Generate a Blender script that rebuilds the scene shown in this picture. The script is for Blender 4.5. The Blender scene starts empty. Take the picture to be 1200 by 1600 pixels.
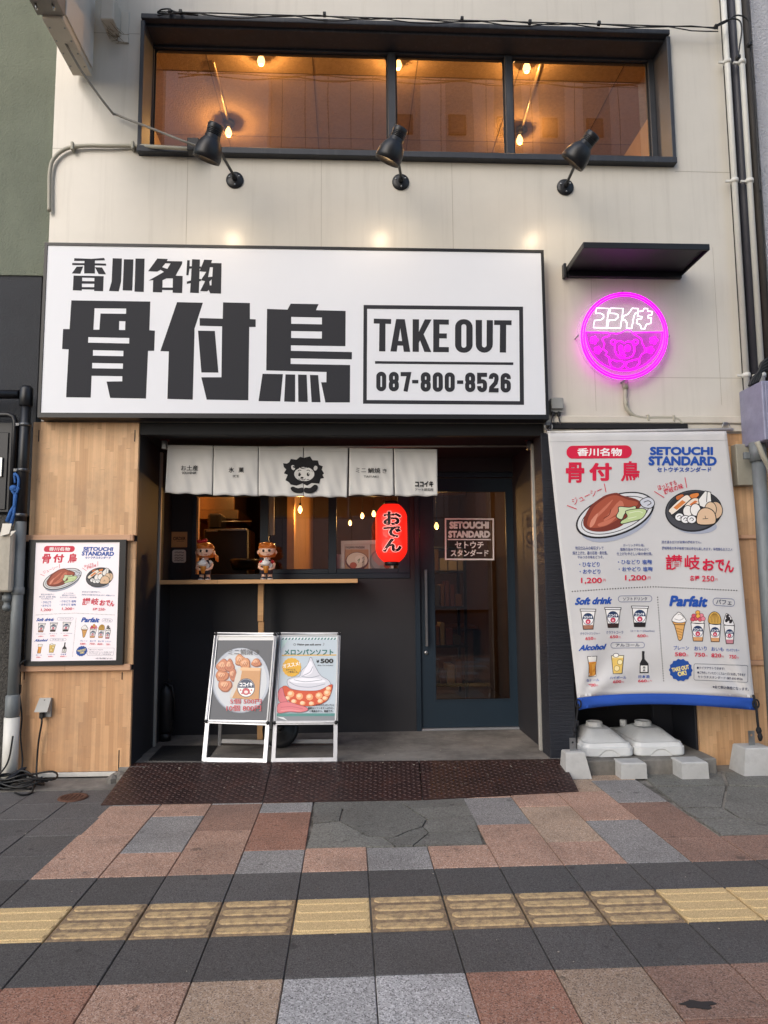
import bpy, bmesh, math, random
from math import radians, sin, cos, pi, sqrt, floor
from mathutils import Vector, Matrix
from mathutils.geometry import tessellate_polygon
random.seed(7)
S = bpy.context.scene
COL = S.collection

# ------------------------------------------------------------------ camera
EYE = 1.30
F_PX, PITCH, YAW, ROLL = 1120.0, radians(5.92), radians(2.81), radians(-.44)
_f0 = Vector((sin(YAW), cos(YAW), 0)); _u0 = Vector((0, 0, 1)); _r0 = Vector((cos(YAW), -sin(YAW), 0))
FWD = cos(PITCH) * _f0 + sin(PITCH) * _u0
_up = -sin(PITCH) * _f0 + cos(PITCH) * _u0
RGT = cos(ROLL) * _r0 + sin(ROLL) * _up
UPV = -sin(ROLL) * _r0 + cos(ROLL) * _up
cd = bpy.data.cameras.new('camera')
cd.sensor_fit = 'VERTICAL'; cd.sensor_height = 24; cd.sensor_width = 18
cd.lens = 24 * F_PX / 1600; cd.clip_start = .05; cd.clip_end = 500
cam = bpy.data.objects.new('camera', cd); COL.objects.link(cam)
m3 = Matrix((RGT, UPV, -FWD)).transposed()
cam.matrix_world = Matrix.Translation((0, 0, EYE)) @ m3.to_4x4()
S.camera = cam

# ------------------------------------------------------------------ world, sun, exposure
SUN_EL, SUN_AZ = radians(33), radians(208)          # azimuth measured from +Y, clockwise: behind the viewer
wd = bpy.data.worlds.new('World'); S.world = wd; wd.use_nodes = True
wn = wd.node_tree.nodes; wl = wd.node_tree.links
sky = wn.new('ShaderNodeTexSky'); sky.sky_type = 'NISHITA'; sky.sun_disc = False
sky.sun_elevation = SUN_EL; sky.sun_rotation = SUN_AZ
sky.air_density = 1.0; sky.dust_density = 2.0; sky.ozone_density = 1.0
wl.new(sky.outputs[0], wn['Background'].inputs[0]); wn['Background'].inputs[1].default_value = .15
sl = bpy.data.lights.new('sun', 'SUN'); sl.energy = 1.1; sl.angle = radians(65); sl.color = (1, .99, .98)
so = bpy.data.objects.new('sun', sl); COL.objects.link(so)
sd = Vector((sin(SUN_AZ) * cos(SUN_EL), cos(SUN_AZ) * cos(SUN_EL), sin(SUN_EL)))
so.rotation_euler = (-sd).to_track_quat('-Z', 'Y').to_euler(); so.location = (0, -6, 30)
S.view_settings.view_transform = 'Standard'; S.view_settings.look = 'None'
S.view_settings.exposure = 0.60; S.view_settings.gamma = 1.0
S.cycles.max_bounces = 8; S.cycles.transparent_max_bounces = 16
S.cycles.sample_clamp_indirect = 6.0

# ------------------------------------------------------------------ picture point -> point of the place (used while measuring the photo)
def ray(x, y): return (x - 600) * RGT - (y - 800) * UPV + F_PX * FWD
CAM = Vector((0, 0, EYE))
def W(x, y, Y):                                     # on the vertical plane at depth Y
    d = ray(x, y); return CAM + d * (Y / d.y)
def G(x, y, z=0.0):                                 # on the horizontal plane at height z
    d = ray(x, y); return CAM + d * ((z - EYE) / d.z)
def PLN(x, y, p, n):                                # on any plane
    d = ray(x, y); return CAM + d * ((p - CAM).dot(n) / d.dot(n))
def V(x0, y0, s): return lambda x, y: (x0 + x / s, y0 + y / s)

# ------------------------------------------------------------------ materials
def lin(c):
    if isinstance(c, str):
        c = c.lstrip('#'); c = [int(c[i:i + 2], 16) / 255 for i in (0, 2, 4)]
        return tuple(x / 12.92 if x <= .04045 else ((x + .055) / 1.055) ** 2.4 for x in c)
    return tuple(c)
MATS = {}
def nt(name):
    m = bpy.data.materials.new(name); m.use_nodes = True
    t = m.node_tree; return m, t.nodes, t.links, t.nodes['Principled BSDF']
def mixc(n, l, a, b, fac, mode='MIX'):
    x = n.new('ShaderNodeMix'); x.data_type = 'RGBA'; x.blend_type = mode
    for i, v in ((6, a), (7, b)):
        if hasattr(v, 'links'): l.new(v, x.inputs[i])
        else: x.inputs[i].default_value = (*v, 1)
    if hasattr(fac, 'links'): l.new(fac, x.inputs[0])
    else: x.inputs[0].default_value = fac
    return x.outputs[2]
def ramp(n, l, src, p0, p1, c0=(0, 0, 0), c1=(1, 1, 1)):
    r = n.new('ShaderNodeValToRGB'); r.color_ramp.elements[0].position = p0; r.color_ramp.elements[1].position = p1
    r.color_ramp.elements[0].color = (*c0, 1); r.color_ramp.elements[1].color = (*c1, 1)
    l.new(src, r.inputs[0]); return r.outputs[0]
def noise(n, l, scale, detail=4, rough=.6, stretch=None):
    tc = n.new('ShaderNodeTexCoord'); t = n.new('ShaderNodeTexNoise')
    t.inputs['Scale'].default_value = scale; t.inputs['Detail'].default_value = detail; t.inputs['Roughness'].default_value = rough
    src = tc.outputs['Object']
    if stretch:
        mp = n.new('ShaderNodeMapping'); mp.inputs['Scale'].default_value = stretch
        l.new(src, mp.inputs[0]); src = mp.outputs[0]
    l.new(src, t.inputs['Vector']); return t.outputs[0]
def bump(n, l, p, src, strength, dist):
    b = n.new('ShaderNodeBump'); b.inputs['Strength'].default_value = strength; b.inputs['Distance'].default_value = dist
    l.new(src, b.inputs['Height']); l.new(b.outputs[0], p.inputs['Normal']); return b
def M(name, col, rough=.6, metal=0.0, var=.12, scale=6.0, b=0.0, bscale=60.0, bdist=.004, coat=0.0, stain=None, stretch=None, spec=.5):
    """plain procedural paint: colour broken by noise, optional bump and stains"""
    if name in MATS: return MATS[name]
    m, n, l, p = nt(name); c = lin(col)
    lo = tuple(max(0, x * (1 - var)) for x in c); hi = tuple(min(1, x * (1 + var)) for x in c)
    o = mixc(n, l, lo, hi, ramp(n, l, noise(n, l, scale, 5, .65, stretch), .3, .7))
    if stain:
        sc, st, a0, a1, k = stain
        o = mixc(n, l, o, lin(sc), mth(n, l, 'MULTIPLY', ramp(n, l, noise(n, l, 1, 5, .7, st), a0, a1), k))
    l.new(o, p.inputs['Base Color'])
    p.inputs['Roughness'].default_value = rough; p.inputs['Metallic'].default_value = metal
    p.inputs['Coat Weight'].default_value = coat; p.inputs['Coat Roughness'].default_value = .12
    p.inputs['Specular IOR Level'].default_value = spec
    if b: bump(n, l, p, noise(n, l, bscale, 3), b, bdist)
    MATS[name] = m; return m
def mth(n, l, op, a, b=0.0):
    x = n.new('ShaderNodeMath'); x.operation = op
    for i, v in ((0, a), (1, b)):
        if hasattr(v, 'links'): l.new(v, x.inputs[i])
        else: x.inputs[i].default_value = v
    return x.outputs[0]
def emit(name, col, s):
    if name in MATS: return MATS[name]
    m, n, l, p = nt(name); p.inputs['Base Color'].default_value = (*lin(col), 1)
    p.inputs['Emission Color'].default_value = (*lin(col), 1); p.inputs['Emission Strength'].default_value = s
    p.inputs['Roughness'].default_value = .4; MATS[name] = m; return m
def ink(col, rough=.55):
    k = 'print_' + str(col) + str(rough)
    if k in MATS: return MATS[k]
    m, n, l, p = nt(k); p.inputs['Base Color'].default_value = (*lin(col), 1); p.inputs['Roughness'].default_value = rough
    MATS[k] = m; return m
def glass(name='pane_glass', ior=1.75, tint=(.95, .96, .95), rough=0.0, wob=.0):
    if name in MATS: return MATS[name]
    m = bpy.data.materials.new(name); m.use_nodes = True; n = m.node_tree.nodes; l = m.node_tree.links; n.clear()
    o = n.new('ShaderNodeOutputMaterial'); t = n.new('ShaderNodeBsdfTransparent'); g = n.new('ShaderNodeBsdfGlossy')
    g.inputs['Roughness'].default_value = rough; t.inputs[0].default_value = (*tint, 1)
    f0 = ((ior - 1) / (ior + 1)) ** 2; lw = n.new('ShaderNodeLayerWeight'); lw.inputs[0].default_value = .5; x = n.new('ShaderNodeMixShader')
    fr = mth(n, l, 'ADD', mth(n, l, 'MULTIPLY', mth(n, l, 'POWER', lw.outputs['Facing'], 5.0), 1 - f0), f0); l.new(fr, x.inputs[0]); l.new(t.outputs[0], x.inputs[1]); l.new(g.outputs[0], x.inputs[2]); l.new(x.outputs[0], o.inputs[0])
    if wob:
        bm_ = n.new('ShaderNodeBump'); bm_.inputs['Strength'].default_value = wob; bm_.inputs['Distance'].default_value = .01
        l.new(noise(n, l, 1.2, 1), bm_.inputs['Height']); l.new(bm_.outputs[0], g.inputs['Normal'])
    MATS[name] = m; return m
def wood(name, c1, c2, row=.042, length=.5, axis='Z', dirt=True):
    """edge-glued strip board, strips running along axis"""
    m, n, l, p = nt(name); tc = n.new('ShaderNodeTexCoord'); sp = n.new('ShaderNodeSeparateXYZ'); l.new(tc.outputs['Object'], sp.inputs[0])
    a, b = (sp.outputs[2], sp.outputs[0]) if axis == 'Z' else (sp.outputs[0], sp.outputs[2])
    r = mth(n, l, 'FLOOR', mth(n, l, 'DIVIDE', b, row))
    wn_ = n.new('ShaderNodeTexWhiteNoise'); wn_.noise_dimensions = '1D'; l.new(r, wn_.inputs['W'])
    u = mth(n, l, 'ADD', a, mth(n, l, 'MULTIPLY', wn_.outputs[0], 3.0))
    uu = mth(n, l, 'ADD', u, mth(n, l, 'MULTIPLY', mth(n, l, 'SINE', mth(n, l, 'MULTIPLY', u, 4.1)), .11))
    cb = n.new('ShaderNodeCombineXYZ'); l.new(r, cb.inputs[0]); l.new(mth(n, l, 'FLOOR', mth(n, l, 'DIVIDE', uu, length)), cb.inputs[1])
    w2 = n.new('ShaderNodeTexWhiteNoise'); w2.noise_dimensions = '2D'; l.new(cb.outputs[0], w2.inputs['Vector'])
    st = (60, 60, 2.2) if axis == 'Z' else (2.2, 60, 60)
    off = n.new('ShaderNodeVectorMath'); off.operation = 'MULTIPLY_ADD'; l.new(tc.outputs['Object'], off.inputs[0]); off.inputs[1].default_value = st
    vm = n.new('ShaderNodeVectorMath'); vm.operation = 'SCALE'; vm.inputs['Scale'].default_value = 31.0; l.new(w2.outputs[1], vm.inputs[0]); l.new(vm.outputs[0], off.inputs[2])
    gr = n.new('ShaderNodeTexNoise'); gr.inputs['Scale'].default_value = 1; gr.inputs['Detail'].default_value = 5; l.new(off.outputs[0], gr.inputs['Vector'])
    f = mth(n, l, 'ADD', mth(n, l, 'MULTIPLY', w2.outputs[0], .42), mth(n, l, 'MULTIPLY', gr.outputs[0], .68))
    o = mixc(n, l, lin(c1), lin(c2), ramp(n, l, f, .12, .95))
    o = mixc(n, l, o, lin('#6b3f22'), mth(n, l, 'MULTIPLY', ramp(n, l, gr.outputs[0], .62, .8), .35))
    # hairline glue joints and a little grime
    fr = mth(n, l, 'FRACT', mth(n, l, 'DIVIDE', b, row))
    o = mixc(n, l, o, lin('#7a5233'), mth(n, l, 'MULTIPLY', mth(n, l, 'LESS_THAN', fr, .03), .22))
    fr2 = mth(n, l, 'FRACT', mth(n, l, 'DIVIDE', uu, length))
    o = mixc(n, l, o, lin('#6a452b'), mth(n, l, 'MULTIPLY', mth(n, l, 'LESS_THAN', fr2, .006), .3))
    if dirt:
        o = mixc(n, l, o, lin('#8d7763'), mth(n, l, 'MULTIPLY', ramp(n, l, noise(n, l, 1.6, 6, .75), .45, .75), .55))
        o = mixc(n, l, o, lin('#5d4330'), mth(n, l, 'MULTIPLY', ramp(n, l, noise(n, l, 1, 4, .6, (14, 14, 5)), .66, .78), .45))
    l.new(o, p.inputs['Base Color']); p.inputs['Roughness'].default_value = .55
    bump(n, l, p, gr.outputs[0], .12, .002); MATS[name] = m; return m
def granite(name, base, spk_lo, spk_hi, grain=260.0, rough=.75):
    m, n, l, p = nt(name); tc = n.new('ShaderNodeTexCoord')
    vo = n.new('ShaderNodeTexVoronoi'); vo.inputs['Scale'].default_value = grain; l.new(tc.outputs['Object'], vo.inputs['Vector'])
    sp = n.new('ShaderNodeSeparateColor'); l.new(vo.outputs['Color'], sp.inputs[0])
    o = mixc(n, l, lin(base), lin(spk_hi), mth(n, l, 'MULTIPLY', ramp(n, l, sp.outputs[0], .6, .9), .75))
    o = mixc(n, l, o, lin(spk_lo), mth(n, l, 'MULTIPLY', ramp(n, l, sp.outputs[1], .68, .9), .85))
    big = noise(n, l, 2.2, 6, .7); spot_ = noise(n, l, 11, 3, .5)
    o = mixc(n, l, o, lin('#1f1d1c'), mth(n, l, 'MULTIPLY', ramp(n, l, spot_, .665, .71), .5))
    o = mixc(n, l, o, lin('#3a3632'), mth(n, l, 'MULTIPLY', ramp(n, l, big, .45, .75), .42))
    at = n.new('ShaderNodeAttribute'); at.attribute_name = 'tone'
    mm = n.new('ShaderNodeVectorMath'); mm.operation = 'SCALE'; l.new(o, mm.inputs[0]); l.new(at.outputs['Fac'], mm.inputs['Scale'])
    l.new(mm.outputs[0], p.inputs['Base Color']); p.inputs['Roughness'].default_value = rough
    bump(n, l, p, vo.outputs['Distance'], .25, .002); MATS[name] = m; return m

# ------------------------------------------------------------------ geometry collector
class B:
    def __init__(s): s.v = []; s.f = []; s.m = []; s.s = []
    def add(s, vs, fs, mi=0, sm=False):
        n = len(s.v); s.v += [Vector(v) for v in vs]
        for f in fs: s.f.append([i + n for i in f]); s.m.append(mi); s.s.append(sm)
    def box(s, x0, x1, y0, y1, z0, z1, mi=0, b=0.0, R=None):
        x0, x1 = min(x0, x1), max(x0, x1); y0, y1 = min(y0, y1), max(y0, y1); z0, z1 = min(z0, z1), max(z0, z1)
        if not b:
            vs = [(x, y, z) for x in (x0, x1) for y in (y0, y1) for z in (z0, z1)]
            fs = [(0, 1, 3, 2), (4, 6, 7, 5), (0, 4, 5, 1), (2, 3, 7, 6), (0, 2, 6, 4), (1, 5, 7, 3)]
        else:
            b = min(b, (x1 - x0) * .45, (y1 - y0) * .45, (z1 - z0) * .45); vs = []; ix = {}
            for i, (x, dx) in enumerate(((x0, b), (x1, -b))):
                for j, (y, dy) in enumerate(((y0, b), (y1, -b))):
                    for k, (z, dz) in enumerate(((z0, b), (z1, -b))):
                        ix[i, j, k] = len(vs); vs += [(x, y + dy, z + dz), (x + dx, y, z + dz), (x + dx, y + dy, z)]
            g = lambda i, j, k, a: ix[i, j, k] + a
            fs = []
            for i in (0, 1):
                fs.append([g(i, 0, 0, 0), g(i, 1, 0, 0), g(i, 1, 1, 0), g(i, 0, 1, 0)])
                fs.append([g(0, i, 0, 1), g(1, i, 0, 1), g(1, i, 1, 1), g(0, i, 1, 1)])
                fs.append([g(0, 0, i, 2), g(1, 0, i, 2), g(1, 1, i, 2), g(0, 1, i, 2)])
                for j in (0, 1):
                    fs.append([g(0, i, j, 1), g(1, i, j, 1), g(1, i, j, 2), g(0, i, j, 2)])
                    fs.append([g(i, 0, j, 0), g(i, 1, j, 0), g(i, 1, j, 2), g(i, 0, j, 2)])
                    fs.append([g(i, j, 0, 0), g(i, j, 1, 0), g(i, j, 1, 1), g(i, j, 0, 1)])
                    for k in (0, 1): fs.append([g(i, j, k, 0), g(i, j, k, 1), g(i, j, k, 2)])
        if R is not None: vs = [R @ Vector(v) for v in vs]
        s.add(vs, fs, mi); return s
    def tube(s, pts, r, mi=0, n=8, closed=False, caps=True, sm=True):
        pts = [Vector(p) for p in pts]; k = len(pts); rr = r if isinstance(r, (list, tuple)) else [r] * k
        tn = []
        for i in range(k):
            a = pts[(i - 1) % k] if (i or closed) else pts[i]; c = pts[(i + 1) % k] if (i < k - 1 or closed) else pts[i]
            t = (c - a); tn.append(t.normalized() if t.length > 1e-9 else Vector((0, 0, 1)))
        u = tn[0].orthogonal().normalized(); vs = []
        for i in range(k):
            u = (u - tn[i] * u.dot(tn[i])); u = u.normalized() if u.length > 1e-6 else tn[i].orthogonal().normalized()
            w = tn[i].cross(u)
            vs += [pts[i] + (u * cos(2 * pi * j / n) + w * sin(2 * pi * j / n)) * rr[i] for j in range(n)]
        fs = [(i * n + j, i * n + (j + 1) % n, ((i + 1) % k) * n + (j + 1) % n, ((i + 1) % k) * n + j) for i in range(k if closed else k - 1) for j in range(n)]
        s.add(vs, fs, mi, sm)
        if caps and not closed:
            s.add(vs[:n], [list(range(n))[::-1]], mi); s.add(vs[-n:], [list(range(n))], mi)
        return s
    def lathe(s, prof, Mx=None, mi=0, n=24, sm=True, sx=1, sy=1):
        vs = []; Mx = Mx or Matrix()
        for r, h in prof: vs += [Mx @ Vector((r * cos(2 * pi * j / n) * sx, r * sin(2 * pi * j / n) * sy, h)) for j in range(n)]
        k = len(prof)
        fs = [(i * n + j, i * n + (j + 1) % n, (i + 1) * n + (j + 1) % n, (i + 1) * n + j) for i in range(k - 1) for j in range(n)]
        s.add(vs, fs, mi, sm)
        if prof[0][0] > 1e-5: s.add(vs[:n], [list(range(n))[::-1]], mi)
        if prof[-1][0] > 1e-5: s.add(vs[-n:], [list(range(n))], mi)
        return s
    def ball(s, c, rx, ry, rz, mi=0, n=16, R=None):
        k = n // 2; pr = [(max(1e-6, sin(pi * i / k)), -cos(pi * i / k)) for i in range(k + 1)]
        Mx = Matrix.Translation(c) @ (R.to_4x4() if R is not None else Matrix()) @ Matrix.Diagonal((rx, ry, rz, 1))
        return s.lathe(pr, Mx, mi, n)
    def prism(s, loops, vec, mi=0, side=None):
        vec = Vector(vec); loops = [[Vector(p) for p in lp] for lp in loops]
        flat = [p for lp in loops for p in lp]; tri = tessellate_polygon(loops); n = len(flat)
        s.add(flat, [tuple(t) for t in tri], mi); s.add([p + vec for p in flat], [tuple(t)[::-1] for t in tri], mi)
        for lp in loops:
            k = len(lp); s.add(lp + [p + vec for p in lp], [(i, (i + 1) % k, (i + 1) % k + k, i + k) for i in range(k)], mi if side is None else side)
        return s
    def quad(s, a, b, c, d, mi=0): s.add([a, b, c, d], [(0, 1, 2, 3)], mi); return s
ORG = {}
def _mesh(name, b, mats, org):
    me = bpy.data.meshes.new(name); me.from_pydata([v - org for v in b.v], [], b.f)
    me.polygons.foreach_set('material_index', b.m); me.polygons.foreach_set('use_smooth', b.s)
    for m in mats if isinstance(mats, (list, tuple)) else [mats]: me.materials.append(m)
    bm = bmesh.new(); bm.from_mesh(me); bmesh.ops.remove_doubles(bm, verts=bm.verts, dist=1e-6) if b.__class__.__name__ == 'B' and len(b.v) < 20000 else None
    bmesh.ops.recalc_face_normals(bm, faces=bm.faces); bm.to_mesh(me); bm.free(); me.update(); return me
def obj(name, b, mats, parent=None):
    org = ORG[parent] if parent is not None else Vector()
    o = bpy.data.objects.new(name, _mesh(name, b, mats, org)); COL.objects.link(o)
    if parent is not None: o.parent = parent
    ORG[o] = org; return o
def tag(o, label=None, cat=None, group=None, kind=None):
    for k, v in (('label', label), ('category', cat), ('group', group), ('kind', kind)):
        if v: o[k] = v
    return o
def thing(name, label, cat, loc, group=None):
    o = bpy.data.objects.new(name, None); o.empty_display_size = .1; COL.objects.link(o); o.location = loc
    ORG[o] = Vector(loc); return tag(o, label, cat, group)
def solo(name, b, mats, label, cat, group=None):
    lo = Vector([min(v[i] for v in b.v) for i in range(3)]); hi = Vector([max(v[i] for v in b.v) for i in range(3)])
    org = Vector(((lo.x + hi.x) / 2, (lo.y + hi.y) / 2, lo.z))
    o = bpy.data.objects.new(name, _mesh(name, b, mats, org)); o.location = org; COL.objects.link(o); ORG[o] = org
    return tag(o, label, cat, group)
def struct(name, b, mats):
    o = obj(name, b, mats); o['kind'] = 'structure'; return o
def lerp(a, b, t): return a + (b - a) * t
def arc(cx, cy, r, a0, a1, n=8, ry=None):
    ry = r if ry is None else ry
    return [(cx + r * cos(radians(lerp(a0, a1, i / n))), cy + ry * sin(radians(lerp(a0, a1, i / n)))) for i in range(n + 1)]
def rr(x0, y0, x1, y1, r, n=6):
    return arc(x1 - r, y0 + r, r, -90, 0, n) + arc(x1 - r, y1 - r, r, 0, 90, n) + arc(x0 + r, y1 - r, r, 90, 180, n) + arc(x0 + r, y0 + r, r, 180, 270, n)
def smooth(pts, k=4, closed=False):
    out = []; n = len(pts)
    for i in range(n if closed else n - 1):
        p = [Vector(pts[j % n] if closed else pts[min(max(j, 0), n - 1)]) for j in (i - 1, i, i + 1, i + 2)]
        for q in range(k):
            t = q / k
            out.append(.5 * ((2 * p[1]) + (p[2] - p[0]) * t + (2 * p[0] - 5 * p[1] + 4 * p[2] - p[3]) * t * t + (3 * p[1] - p[0] - 3 * p[2] + p[3]) * t ** 3))
    if not closed: out.append(Vector(pts[-1]))
    return out

# ------------------------------------------------------------------ flat printed artwork (signs, posters, cloths)
_TX = {}
def text_mesh(body, off):
    if (body, off) in _TX: return _TX[body, off]
    c = bpy.data.curves.new('lettering', 'FONT'); c.body = body; c.size = 1; c.offset = off; c.resolution_u = 3; c.dimensions = '2D'; c.fill_mode = 'FRONT'
    o = bpy.data.objects.new('lettering', c); COL.objects.link(o)
    dg = bpy.context.evaluated_depsgraph_get(); dg.update()
    me = o.evaluated_get(dg).to_mesh()
    vs = [(v.co.x, v.co.y) for v in me.vertices]; fs = [tuple(p.vertices) for p in me.polygons]
    bpy.data.objects.remove(o); bpy.data.curves.remove(c)
    x0 = min(v[0] for v in vs); x1 = max(v[0] for v in vs); y0 = min(v[1] for v in vs); y1 = max(v[1] for v in vs)
    r = ([((x - x0) / max(1e-6, x1 - x0), (y - y0) / max(1e-6, y1 - y0)) for x, y in vs], fs, x1 - x0, y1 - y0); _TX[body, off] = r; return r
class Art:
    """2-D print: draw in picture/crop coordinates, then lay on a surface with to3d(x, y, height above it)"""
    def __init__(s, to3d, step=.00025, base=.0006, rough=.55):
        s.t = to3d; s.b = B(); s.mats = []; s.ix = {}; s.lv = 1; s.step = step; s.base = base; s.vw = lambda x, y: (x, y); s.rough = rough
    def view(s, *a): s.vw = V(*a); s.lv = 1
    def begin(s): s.lv = 1
    def _mi(s, c):
        if c not in s.ix:
            s.ix[c] = len(s.mats); s.mats.append(c if isinstance(c, bpy.types.Material) else ink(c, s.rough))
        return s.ix[c]
    def _put(s, pts, fs, c):
        h = s.base + s.lv * s.step; s.lv += 1
        s.b.add([(*s.vw(*p), h) for p in pts], fs, s._mi(c))
    def poly(s, pts, c, holes=()):
        lp = [[Vector((p[0], p[1], 0)) for p in q] for q in (pts, *holes)]
        s._put([p for q in (pts, *holes) for p in q], [tuple(t) for t in tessellate_polygon(lp)], c)
    def rect(s, x0, y0, x1, y1, c): s.poly([(x0, y0), (x1, y0), (x1, y1), (x0, y1)], c)
    def ell(s, cx, cy, rx, ry, c, rot=0, n=28, ol=None, w=4):
        pts = []
        for i in range(n):
            a = 2 * pi * i / n; x, y = rx * cos(a), ry * sin(a); pts.append((cx + x * cos(rot) - y * sin(rot), cy + x * sin(rot) + y * cos(rot)))
        if c is not None: s.poly(pts, c)
        if ol: s.line(pts, w, ol, True)
    def opoly(s, pts, c, ol='#1c1a1c', w=4, sm=True):
        if sm: pts = [tuple(p) for p in smooth(pts, 4, True)]
        if c is not None: s.poly(pts, c)
        s.line(pts, w, ol, True)
    def line(s, pts, w, c, closed=False, sm=False):
        if sm: pts = [tuple(p) for p in smooth(pts, 4, closed)]
        P = [Vector(p) for p in pts]; n = len(P); L = []; R = []
        for i in range(n):
            a = P[i - 1] if (i or closed) else None; c2 = P[(i + 1) % n] if (i < n - 1 or closed) else None
            d1 = (P[i] - a) if a is not None else (c2 - P[i]); d2 = (c2 - P[i]) if c2 is not None else d1
            if d1.length < 1e-6: d1 = d2
            if d2.length < 1e-6: d2 = d1
            if d1.length < 1e-6: d1 = d2 = Vector((1, 0))
            d1 = d1.normalized(); d2 = d2.normalized(); n1 = Vector((-d1.y, d1.x)); n2 = Vector((-d2.y, d2.x)); m = n1 + n2
            m = m.normalized() if m.length > 1e-4 else n1; k = min(1 / max(.35, m.dot(n1)), 2.2) * w / 2
            L.append(P[i] + m * k); R.append(P[i] - m * k)
        k = n if closed else n - 1
        s._put([tuple(p) for p in L + R], [(i, (i + 1) % n, n + (i + 1) % n, n + i) for i in range(k)], c)
    def text(s, body, x0, y0, x1, y1, c, off=0.0, slope=0.0, quad=None):
        cjk = any(ord(ch) > 0x2000 for ch in body); o1 = min(off, .012 if cjk else 0.0); ex = off - o1
        vs, fs, w, h = text_mesh(body, o1); q = quad or [(x0, y0), (x1, y0 + slope * (x1 - x0)), (x1, y1 + slope * (x1 - x0)), (x0, y1)]
        q = [Vector(p) for p in q]; su, sv = ex / max(w, .05), ex / max(h, .05); lv = s.lv
        for k in range(6 if ex > .004 else 1):       # heavier strokes: the letter printed again, shifted by a hair
            du, dv = (su * cos(pi * k / 3), sv * sin(pi * k / 3)) if ex > .004 else (0, 0)
            pts = []
            for u, v in vs:
                u = (u * (1 - 2 * su) + su + du) if ex > .004 else u; v = (v * (1 - 2 * sv) + sv + dv) if ex > .004 else v
                pts.append(tuple(lerp(lerp(q[3], q[2], u), lerp(q[0], q[1], u), v)))
            s._put(pts, fs, c); s.lv -= .7
        s.lv = lv + 1.5
    def build(s, name, parent, maxlen=None):
        b = s.b
        if maxlen:
            me = bpy.data.meshes.new('tmp'); me.from_pydata(b.v, [], b.f); me.polygons.foreach_set('material_index', b.m)
            bm = bmesh.new(); bm.from_mesh(me); bpy.data.meshes.remove(me); bmesh.ops.triangulate(bm, faces=bm.faces)
            for _ in range(7):
                es = [e for e in bm.edges if (e.verts[0].co.xy - e.verts[1].co.xy).length > maxlen]
                if not es: break
                bmesh.ops.subdivide_edges(bm, edges=es, cuts=1); bmesh.ops.triangulate(bm, faces=[f for f in bm.faces if len(f.verts) > 3])
            bm.verts.index_update(); nb = B(); nb.v = [v.co.copy() for v in bm.verts]
            nb.f = [[v.index for v in f.verts] for f in bm.faces]; nb.m = [f.material_index for f in bm.faces]; nb.s = [False] * len(nb.f); bm.free(); b = nb
        b.v = [s.t(v[0], v[1], v[2]) for v in b.v]
        b.__class__ = PB
        return obj(name, b, s.mats, parent)
class PB(B): pass
def onY(Y):
    def t(x, y, h):
        p = W(x, y, Y); p.y -= h; return p
    return t
def onP(p0, n):
    n = n.normalized()
    if n.dot(CAM - p0) < 0: n = -n
    def t(x, y, h): return PLN(x, y, p0, n) + n * h
    return t
# ================================================================== palette
cream = M('cream_paint', '#d3cdc0', .24, var=.05, scale=1.3, b=.10, bscale=210, bdist=.003, stain=('#857b69', (13, 13, .55), .52, .8, .2))
cream_trim = M('cream_trim', '#cdc6b7', .4, var=.06, b=.1, bscale=80)
white_board = M('white_board', '#e4e6ea', .38, var=.012, scale=2, b=.02, bscale=30)
black_metal = M('black_metal', '#17181b', .42, var=.15, b=.05)
charcoal = M('charcoal_paint', '#26262a', .6, var=.10, scale=3, b=.12, bscale=90)
window_grey = M('dark_grey_frame', '#33363c', .5, var=.12, scale=9, b=.08, stain=('#6a6a68', (30, 30, 1.2), .55, .8, .35))
navy = M('navy_frame', '#1b2a36', .42, var=.08, scale=4)
soot = M('black_recess', '#141416', .75, var=.2)
woodA = wood('strip_board', '#bb8d62', '#ebc192', row=.03, length=.42)
woodR = wood('strip_board_warm', '#b4845b', '#e4b586', row=.03, length=.42)
batten_m = wood('batten_timber', '#b68a68', '#cfa585', row=.2, length=2.2, axis='X', dirt=False)
counter_m = wood('counter_timber', '#b98755', '#d8ab78', row=.1, length=2.5, axis='X', dirt=False)
conc = M('concrete', '#7d7972', .85, var=.22, scale=7, b=.5, bscale=120, bdist=.003, stain=('#3c3a37', (2.3, 2.3, 2.3), .45, .68, .65))
conc_light = M('concrete_block', '#b9b8b4', .85, var=.12, scale=12, b=.5, bscale=150, bdist=.003, stain=('#7f7d79', (6, 6, 6), .5, .75, .5))
steel = M('brushed_steel', '#a7a8a8', .32, 1.0, var=.08, scale=30)
alu = M('aluminium', '#b4b6ba', .35, .6, var=.05, scale=20, stain=('#8d8c88', (14, 14, 14), .55, .72, .35))
galv = M('galvanised_pipe', '#74797a', .55, .15, var=.2, scale=14, stretch=(1, 1, .3), b=.1)
cable = M('black_cable', '#141414', .5)
grey_cable = M('grey_cable', '#8b867c', .5)
conduit_m = M('beige_conduit', '#aaa594', .5, var=.08)
rail_m = M('pale_rail', '#b9b6ae', .4, .3, var=.1, stretch=(1, 1, .2))
pvc = M('cream_pvc', '#dad8cf', .45, var=.05, stain=('#9a9488', (20, 20, 1.0), .55, .8, .3))
panes = glass('window_glass', 3.5, wob=.12)
door_panes = glass('door_glass', 1.9, (.55, .57, .57), wob=.05)
joint = M('joint_grit', '#5a5750', .95, var=.35, scale=60, stain=('#98938a', (2.5, 2.5, 2.5), .44, .56, .85))

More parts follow.
